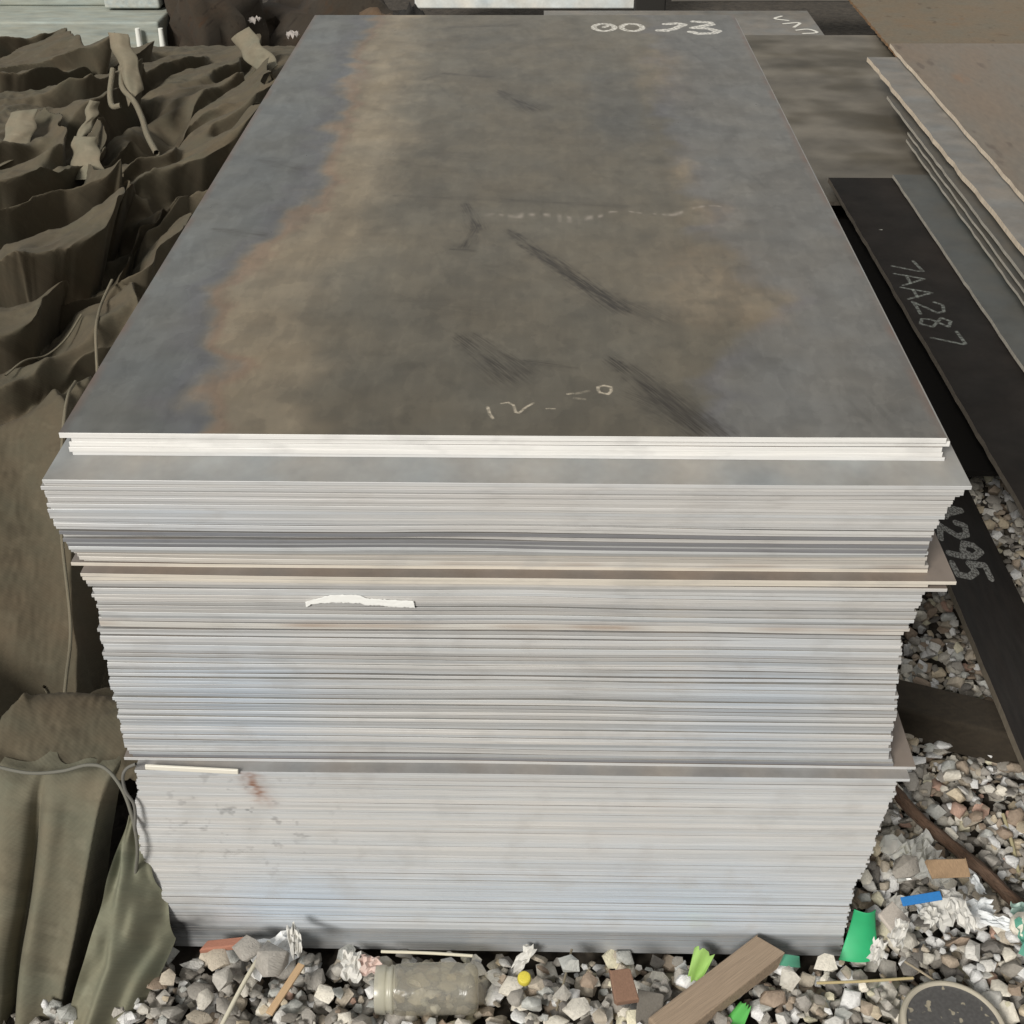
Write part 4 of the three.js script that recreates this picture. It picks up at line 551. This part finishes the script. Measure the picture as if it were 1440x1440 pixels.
{ // dusty clear plastic jar on its side
  const J = thing('plastic_jar', 'dusty clear plastic jar lying on its side on the gravel', 'jar', [-0.115, 0.030, 0.084]); J.rotation.y = 0.03;
  const jm = phy({ color: C(0.74, 0.71, 0.62), roughness: 0.24, transmission: 0.80, thickness: 0, side: THREE.DoubleSide, bumpMap: stoneBump, bumpScale: 0.0006 });
  const prof = [[0.004, 0.075], [0.026, 0.075], [0.0335, 0.071], [0.0362, 0.064], [0.0362, 0.058], [0.035, 0.052], [0.0362, 0.047], [0.0366, 0.0], [0.0362, -0.035], [0.0345, -0.043], [0.0325, -0.047]].map(([r, y]) => new THREE.Vector2(r, y));
  const body = new THREE.LatheGeometry(prof, 40); { const p = body.attributes.position; for (let i = 0; i < p.count; i++) { const a = Math.atan2(p.getZ(i), p.getX(i)), k = 1 + 0.03 * N2(a * 1.2 + 3, p.getY(i) * 30) - 0.03 * Math.exp(-Math.pow((a - 1.2) / 0.5, 2)); p.setX(i, p.getX(i) * k); p.setZ(i, p.getZ(i) * k); } body.computeVertexNormals(); }
  obj('body', body, jm, J).rotation.z = -Math.PI / 2;
  const cap = [[0.0295, -0.045], [0.034, -0.046], [0.034, -0.0505], [0.0315, -0.052], [0.0315, -0.057], [0.034, -0.058], [0.0338, -0.0715], [0.031, -0.0725], [0.0285, -0.072], [0.0285, -0.047]].map(([r, y]) => new THREE.Vector2(r, y));
  obj('neck_ring', new THREE.LatheGeometry(cap, 40), phy({ color: C(0.72, 0.70, 0.60), roughness: 0.3, transmission: 0.6, thickness: 0, side: THREE.DoubleSide }), J).rotation.z = -Math.PI / 2;
}
{ // weathered piece of timber
  const g = new RoundedBoxGeometry(0.048, 0.026, 0.215, 6, 0.004); const p = g.attributes.position; for (let i = 0; i < p.count; i++) { const z = p.getZ(i); p.setY(i, p.getY(i) + 0.002 * N2(p.getX(i) * 90, z * 18)); p.setX(i, p.getX(i) * (1 + 0.07 * N2(z * 20, 2)) + (z < -0.09 ? 0.004 * N2(p.getX(i) * 200, 1) : 0)); if (z < -0.1) p.setZ(i, z + 0.010 * N2(p.getX(i) * 60, p.getY(i) * 40)); } g.computeVertexNormals();
  put('wood_offcut', g, std({ map: woodTex, color: C(0.98, 0.98, 1.0), roughness: 0.9, bumpMap: woodTex, bumpScale: 0.002 }), 0.300, 0.085, 'brown weathered wood offcut lying at the foot of the stack', 'wood', { y: 0.036, ry: -0.93, rx: 0.10 });
}
put('green_plastic', patch(14, 14, (s, t) => { const w = lerp(0.030, 0.060, Math.pow(1 - t, 1.6)) ; return [(s - 0.5) * w - 0.008 * (1 - t) * (1 - t) + 0.008, t * 0.078, 0.010 * Math.sin(s * 2.6) + 0.02 * (1 - t) * (1 - t) - 0.01]; }, 0.0012), plastic(0.03, 0.42, 0.17), 0.519, -0.004, 'bright green curved plastic piece leaning on the right corner of the stack', 'plastic piece', { y: 0.014, ry: 0.15, rx: -0.1 });
{ const g = box(0.056, 0.0025, 0.013, 0.001), p = g.attributes.position; for (let i = 0; i < p.count; i++) p.setY(i, p.getY(i) + 0.004 * Math.sin(p.getX(i) * 45)); put('blue_strip', g, plastic(0.02, 0.18, 0.50), 0.583, 0.027, 'small bright blue plastic strip lying on white scraps', 'plastic strip', { y: Math.max(hAt(0.583, 0.027), hAt(0.56, 0.03), hAt(0.606, 0.024)) + 0.008, ry: 0.16, rx: 0.35 }); }
{ // round dark lid with a worn tan rim
  const L = thing('round_lid', 'round dark grey lid with pale worn rim at the bottom right', 'lid', [0.622, 0.038, 0.142]); L.rotation.set(0.06, 0.2, -0.04);
  const pr = [[0, 0.004], [0.055, 0.0045], [0.063, 0.004], [0.0655, 0.006]].map(([r, y]) => new THREE.Vector2(r, y)), rim = [[0.0645, 0.004], [0.066, 0.0085], [0.070, 0.009], [0.0735, 0.006], [0.0735, -0.008], [0.066, -0.009]].map(([r, y]) => new THREE.Vector2(r, y));
  const lt = tex(256, 256, (u, v) => { const s = sst(0.34, 0.42, fbm(u * 5, v * 5, 3)), m = 1 + 0.3 * fbm(u * 20, v * 20, 3); return mix3([0.075, 0.072, 0.070], [0.34, 0.30, 0.22], s * 0.8).map((x) => x * m); }, true);
  const disc = new THREE.LatheGeometry(pr, 56); { const p = disc.attributes.position, uv = disc.attributes.uv; for (let i = 0; i < p.count; i++) uv.setXY(i, p.getX(i) * 6 + 0.5, p.getZ(i) * 6 + 0.5); }
  obj('disc', disc, std({ map: lt, roughness: 0.75, side: THREE.DoubleSide }), L); obj('rim', new THREE.LatheGeometry(rim, 56), std({ map: stoneTex, color: C(0.46, 0.42, 0.34), roughness: 0.85, side: THREE.DoubleSide }), L);
}
{ const g = tube([[0.632, -0.33], [0.665, -0.255], [0.705, -0.19], [0.742, -0.135], [0.775, -0.075], [0.83, 0.0]].map(([x, z]) => [x, 0.040 + 0.004 * N2(z * 6, 2), z]), 0.010, 40, 8); const p = g.attributes.position; const o = obj('rusty_bar', g, std({ map: rustTex, color: C(0.52, 0.36, 0.27), roughness: 0.95, bumpMap: stoneBump, bumpScale: 0.004 })); for (let i = 0; i < p.count; i++) p.setX(i, p.getX(i) + 0.002 * N2(p.getZ(i) * 40, p.getY(i) * 50)); g.computeVertexNormals(); tag(o, 'long rusty flat bar lying diagonally across the gravel', 'bar'); }
{ const g = new THREE.LatheGeometry([[0, 0.010], [0.0075, 0.010], [0.0095, 0.008], [0.010, 0.0], [0.0085, 0.0]].map(([r, y]) => new THREE.Vector2(r, y)), 20); put('yellow_cap', g, plastic(0.62, 0.53, 0.06), 0.026, 0.080, 'small yellow plastic cap on the gravel beside the jar', 'cap', { rx: 0.3, dy: 0.003 }); }
put('brick_shard', crumpleBox(0.030, 0.014, 0.052, 4), std({ map: stoneTex, color: C(0.24, 0.14, 0.095), roughness: 0.95 }), 0.165, 0.112, 'rust brown flat shard, left of two beside the wood offcut', 'shard', { ry: 0.15, rx: 0.25 });
put('slate_shard', crumpleBox(0.042, 0.013, 0.05, 7), std({ map: stoneTex, color: C(0.16, 0.145, 0.125), roughness: 0.9 }), 0.205, 0.106, 'dark grey square shard beside the wood offcut', 'shard', { ry: -0.12, rx: 0.3 });
put('brick_shard', crumpleBox(0.07, 0.010, 0.016, 2), std({ map: stoneTex, color: C(0.42, 0.19, 0.13), roughness: 0.9 }), -0.412, 0.026, 'thin reddish brick sliver at the left foot of the stack', 'shard', { ry: 0.1, dy: 0.006, rz: 0.05 });
function crumpleBox(w, h, d, sd) { const g = new RoundedBoxGeometry(w, h, d, 3, 0.0025), p = g.attributes.position; for (let i = 0; i < p.count; i++) { const x = p.getX(i), z = p.getZ(i); p.setX(i, x * (1 + 0.25 * N2(z * 30 + sd, sd)) + 0.003 * N2(z * 120, sd)); p.setZ(i, z * (1 + 0.2 * N2(x * 30 + sd * 2, sd)) + 0.003 * N2(x * 120, sd + 3)); p.setY(i, p.getY(i) + 0.002 * N2(x * 50, z * 50 + sd)); } g.computeVertexNormals(); return g; }
{ const pal = std({ color: C(0.62, 0.58, 0.46), roughness: 0.85 }), tn = std({ map: woodTex, color: C(1.7, 1.55, 1.3), roughness: 0.85 });
  const stick = (pts, r, m, label) => tag(obj('stick', tube(pts.map(([x, z, dy], i) => { const e = pts[pts.length - 1], a = Math.min(Math.max(hAt(pts[0][0], pts[0][1]), 0.012), 0.032) + pts[0][2], b = Math.min(Math.max(hAt(e[0], e[1]), 0.012), 0.032) + e[2]; return [x, lerp(a, b, i / (pts.length - 1)), z]; }), r, 20, 7), m), label, 'stick');
  stick([[-0.348, 0.030, 0.030], [-0.372, 0.09, 0.012], [-0.395, 0.165, 0.012]], 0.0033, pal, 'thin pale stick leaning from the white splashed stone');
  const f = box(0.011, 0.004, 0.085, 0.001); put('wood_chip', f, tn, -0.311, 0.108, 'flat tan wood chip on the stones left of the jar', 'wood chip', { ry: -0.42, dy: 0.010, rx: 0.1 });
  stick([[-0.185, 0.028, 0.014], [-0.11, 0.031, 0.014], [-0.05, 0.036, 0.012]], 0.0024, pal, 'straw coloured stalk lying behind the jar at the foot of the stack');
  stick([[0.445, 0.071, 0.008], [0.51, 0.067, 0.008], [0.585, 0.060, 0.008]], 0.0022, std({ color: C(0.42, 0.34, 0.18), roughness: 0.9 }), 'thin brown twig left of the round lid');
  stick([[0.58, 0.030, 0.006], [0.60, 0.05, 0.008], [0.62, 0.072, 0.010]], 0.0018, std({ color: C(0.30, 0.25, 0.18), roughness: 0.9 }), 'short brown twig just above the round lid');
  stick([[0.095, 0.02, 0.01], [0.085, 0.06, 0.012], [0.072, 0.11, 0.01]], 0.0018, std({ color: C(0.20, 0.17, 0.12), roughness: 0.9 }), 'dark thin twig right of the yellow cap');
  stick([[0.805, -0.16, 0.006], [0.812, -0.22, 0.006], [0.815, -0.28, 0.006]], 0.003, std({ color: C(0.45, 0.40, 0.24), roughness: 0.9 }), 'yellowish stalk between the stones at the right edge');
}
put('white_splash', crumple(0.062, 0.050, 0.014, 3.1), std({ color: C(0.80, 0.80, 0.79), roughness: 0.8, side: THREE.DoubleSide }), -0.342, 0.044, 'white torn plastic sheet draped over a dark stone at the left', 'plastic scrap', { y: 0.052, rx: 0.35, ry: 0.5 });
put('white_splash', crumple(0.016, 0.05, 0.010, 8.2), white, -0.303, 0.055, 'narrow white plastic shred right of the dark stone', 'plastic scrap', { dy: 0.010, rx: 0.2, ry: 0.3 });
put('white_flake', crumple(0.026, 0.040, 0.008, 5.5), white, -0.227, 0.046, 'white paper flake beside the neck of the jar', 'paper scrap', { y: 0.030, rx: 0.5 });
put('pink_flake', crumple(0.030, 0.026, 0.010, 6.5), std({ color: C(0.60, 0.47, 0.42), roughness: 0.85, side: THREE.DoubleSide }), -0.199, 0.044, 'pinkish paper flake resting against the jar neck', 'paper scrap', { dy: 0.016, rx: 0.4 });
put('white_flake', crumple(0.018, 0.046, 0.008, 1.7), white, 0.025, 0.022, 'ragged white paper scrap at the middle foot of the stack', 'paper scrap', { y: 0.022, rx: 0.4, ry: -0.7 });
put('foam_bit', crumpleBox(0.022, 0.020, 0.026, 9), std({ color: C(0.85, 0.86, 0.85), roughness: 0.9 }), 0.262, 0.016, 'white foam lump behind the wood offcut', 'foam', { dy: 0.008, ry: 0.3 });
put('lime_plastic', patch(10, 10, (s, t) => [(s - 0.5) * 0.030 * (1 - 0.35 * t), 0.006 * Math.sin(s * 5 + t * 2), (t - 0.5) * 0.046 + 0.006 * N2(s * 4, 3)], 0.001), plastic(0.34, 0.56, 0.15), 0.280, 0.044, 'lime green plastic scrap behind the wood offcut', 'plastic piece', { dy: 0.010, rx: 0.3, ry: -0.4 });
put('lime_plastic', patch(10, 10, (s, t) => [(s - 0.5) * 0.028 * (0.6 + 0.4 * t), 0.004 * Math.sin(s * 5 + t), (t - 0.5) * 0.044 + 0.006 * N2(s * 4, 8)], 0.001), plastic(0.12, 0.50, 0.11), 0.330, 0.112, 'vivid green plastic scrap in front of the wood offcut', 'plastic piece', { y: 0.016, rx: 0.2, ry: -0.6 });
put('teal_plastic', patch(10, 10, (s, t) => [(s - 0.5) * 0.026, t * 0.05, 0.012 * Math.cos(s * 3)], 0.001), plastic(0.10, 0.30, 0.22), 0.556, -0.155, 'dull teal plastic piece against the right side of the stack', 'plastic piece', { dy: 0.004, ry: 0.3, rx: -0.3 });
put('teal_plastic', patch(10, 8, (s, t) => [(s - 0.5) * 0.05, 0.006 * Math.sin(s * 4 + t), (t - 0.5) * 0.016], 0.001), plastic(0.10, 0.36, 0.24), 0.405, 0.026, 'teal plastic strip at the foot of the stack right of the wood offcut', 'plastic piece', { dy: 0.002, rx: 0.4 });
put('teal_glass', crumple(0.036, 0.05, 0.018, 2.2), phy({ color: C(0.25, 0.62, 0.50), roughness: 0.2, transmission: 0.5, thickness: 0, side: THREE.DoubleSide }), 0.738, 0.052, 'crushed teal plastic at the lower right edge', 'plastic piece', { dy: 0.016, rx: 0.4 });
put('teal_glass', crumple(0.03, 0.03, 0.012, 4.4), phy({ color: C(0.55, 0.72, 0.66), roughness: 0.25, transmission: 0.4, thickness: 0, side: THREE.DoubleSide }), 0.752, -0.012, 'pale aqua plastic shred at the right edge above the crushed teal plastic', 'plastic piece', { dy: 0.014, rx: 0.4 });
put('clear_bag', crumple(0.085, 0.085, 0.024, 12.3, 12), film, 0.636, -0.150, 'crumpled clear plastic bag lying on the gravel beside the stack', 'plastic bag', { dy: 0.014 });
put('cardboard_scrap', crumpleBox(0.060, 0.004, 0.034, 5), std({ map: woodTex, color: C(1.1, 0.98, 0.84), roughness: 0.9 }), 0.650, -0.062, 'brown cardboard scrap between the clear bag and white scraps', 'cardboard', { dy: 0.010, ry: 0.08, rx: 0.35 });
put('beige_flake', crumpleBox(0.036, 0.007, 0.034, 8), std({ map: stoneTex, color: C(0.52, 0.47, 0.42), roughness: 0.9 }), 0.548, 0.034, 'pale pointed flat stone right under the green plastic piece', 'stone flake', { dy: 0.004, rx: 0.3, ry: 0.7 });
[[0.597, -0.088, 0.05, 0.026, 0.9, 'white shred at the left end of the cardboard scrap'], [0.590, -0.050, 0.04, 0.03, 0.3, 'white shred below the left end of the cardboard scrap'], [0.614, -0.022, 0.034, 0.034, 1.7, 'white crumpled scrap above the blue strip'], [0.640, -0.012, 0.045, 0.04, 0.6, 'largest white crumpled scrap, right of the blue strip'], [0.664, -0.035, 0.04, 0.036, 2.2, 'white crumpled scrap upper right of the largest one'], [0.690, -0.022, 0.045, 0.026, 0.2, 'white torn scrap farthest right among the white scraps'], [0.650, 0.022, 0.022, 0.045, 0.3, 'narrow white shred just right of the blue strip'], [0.610, 0.005, 0.03, 0.026, 0.9, 'white scrap under the right end of the blue strip'], [0.705, 0.012, 0.05, 0.018, -0.4, 'curved white plastic sliver right of the white scraps'], [0.515, 0.085, 0.018, 0.034, -0.5, 'white shred below the brown twig, left of the lid'], [0.540, 0.085, 0.016, 0.036, -0.4, 'white shred touching the left rim of the round lid'], [0.720, -0.105, 0.012, 0.03, 0.5, 'small white curl beside the rusty bar']].forEach(([x, z, w, d, ry, l], i) => put('white_scrap', crumple(w, d, 0.008, 20 + i * 1.7), i % 3 === 2 ? std({ color: C(0.72, 0.74, 0.75), roughness: 0.6, side: THREE.DoubleSide }) : white, x, z, l, 'scrap', { dy: 0.014, ry, rx: 0.35, group: 'white scraps on the gravel' }));

renderer.render(scene, camera);
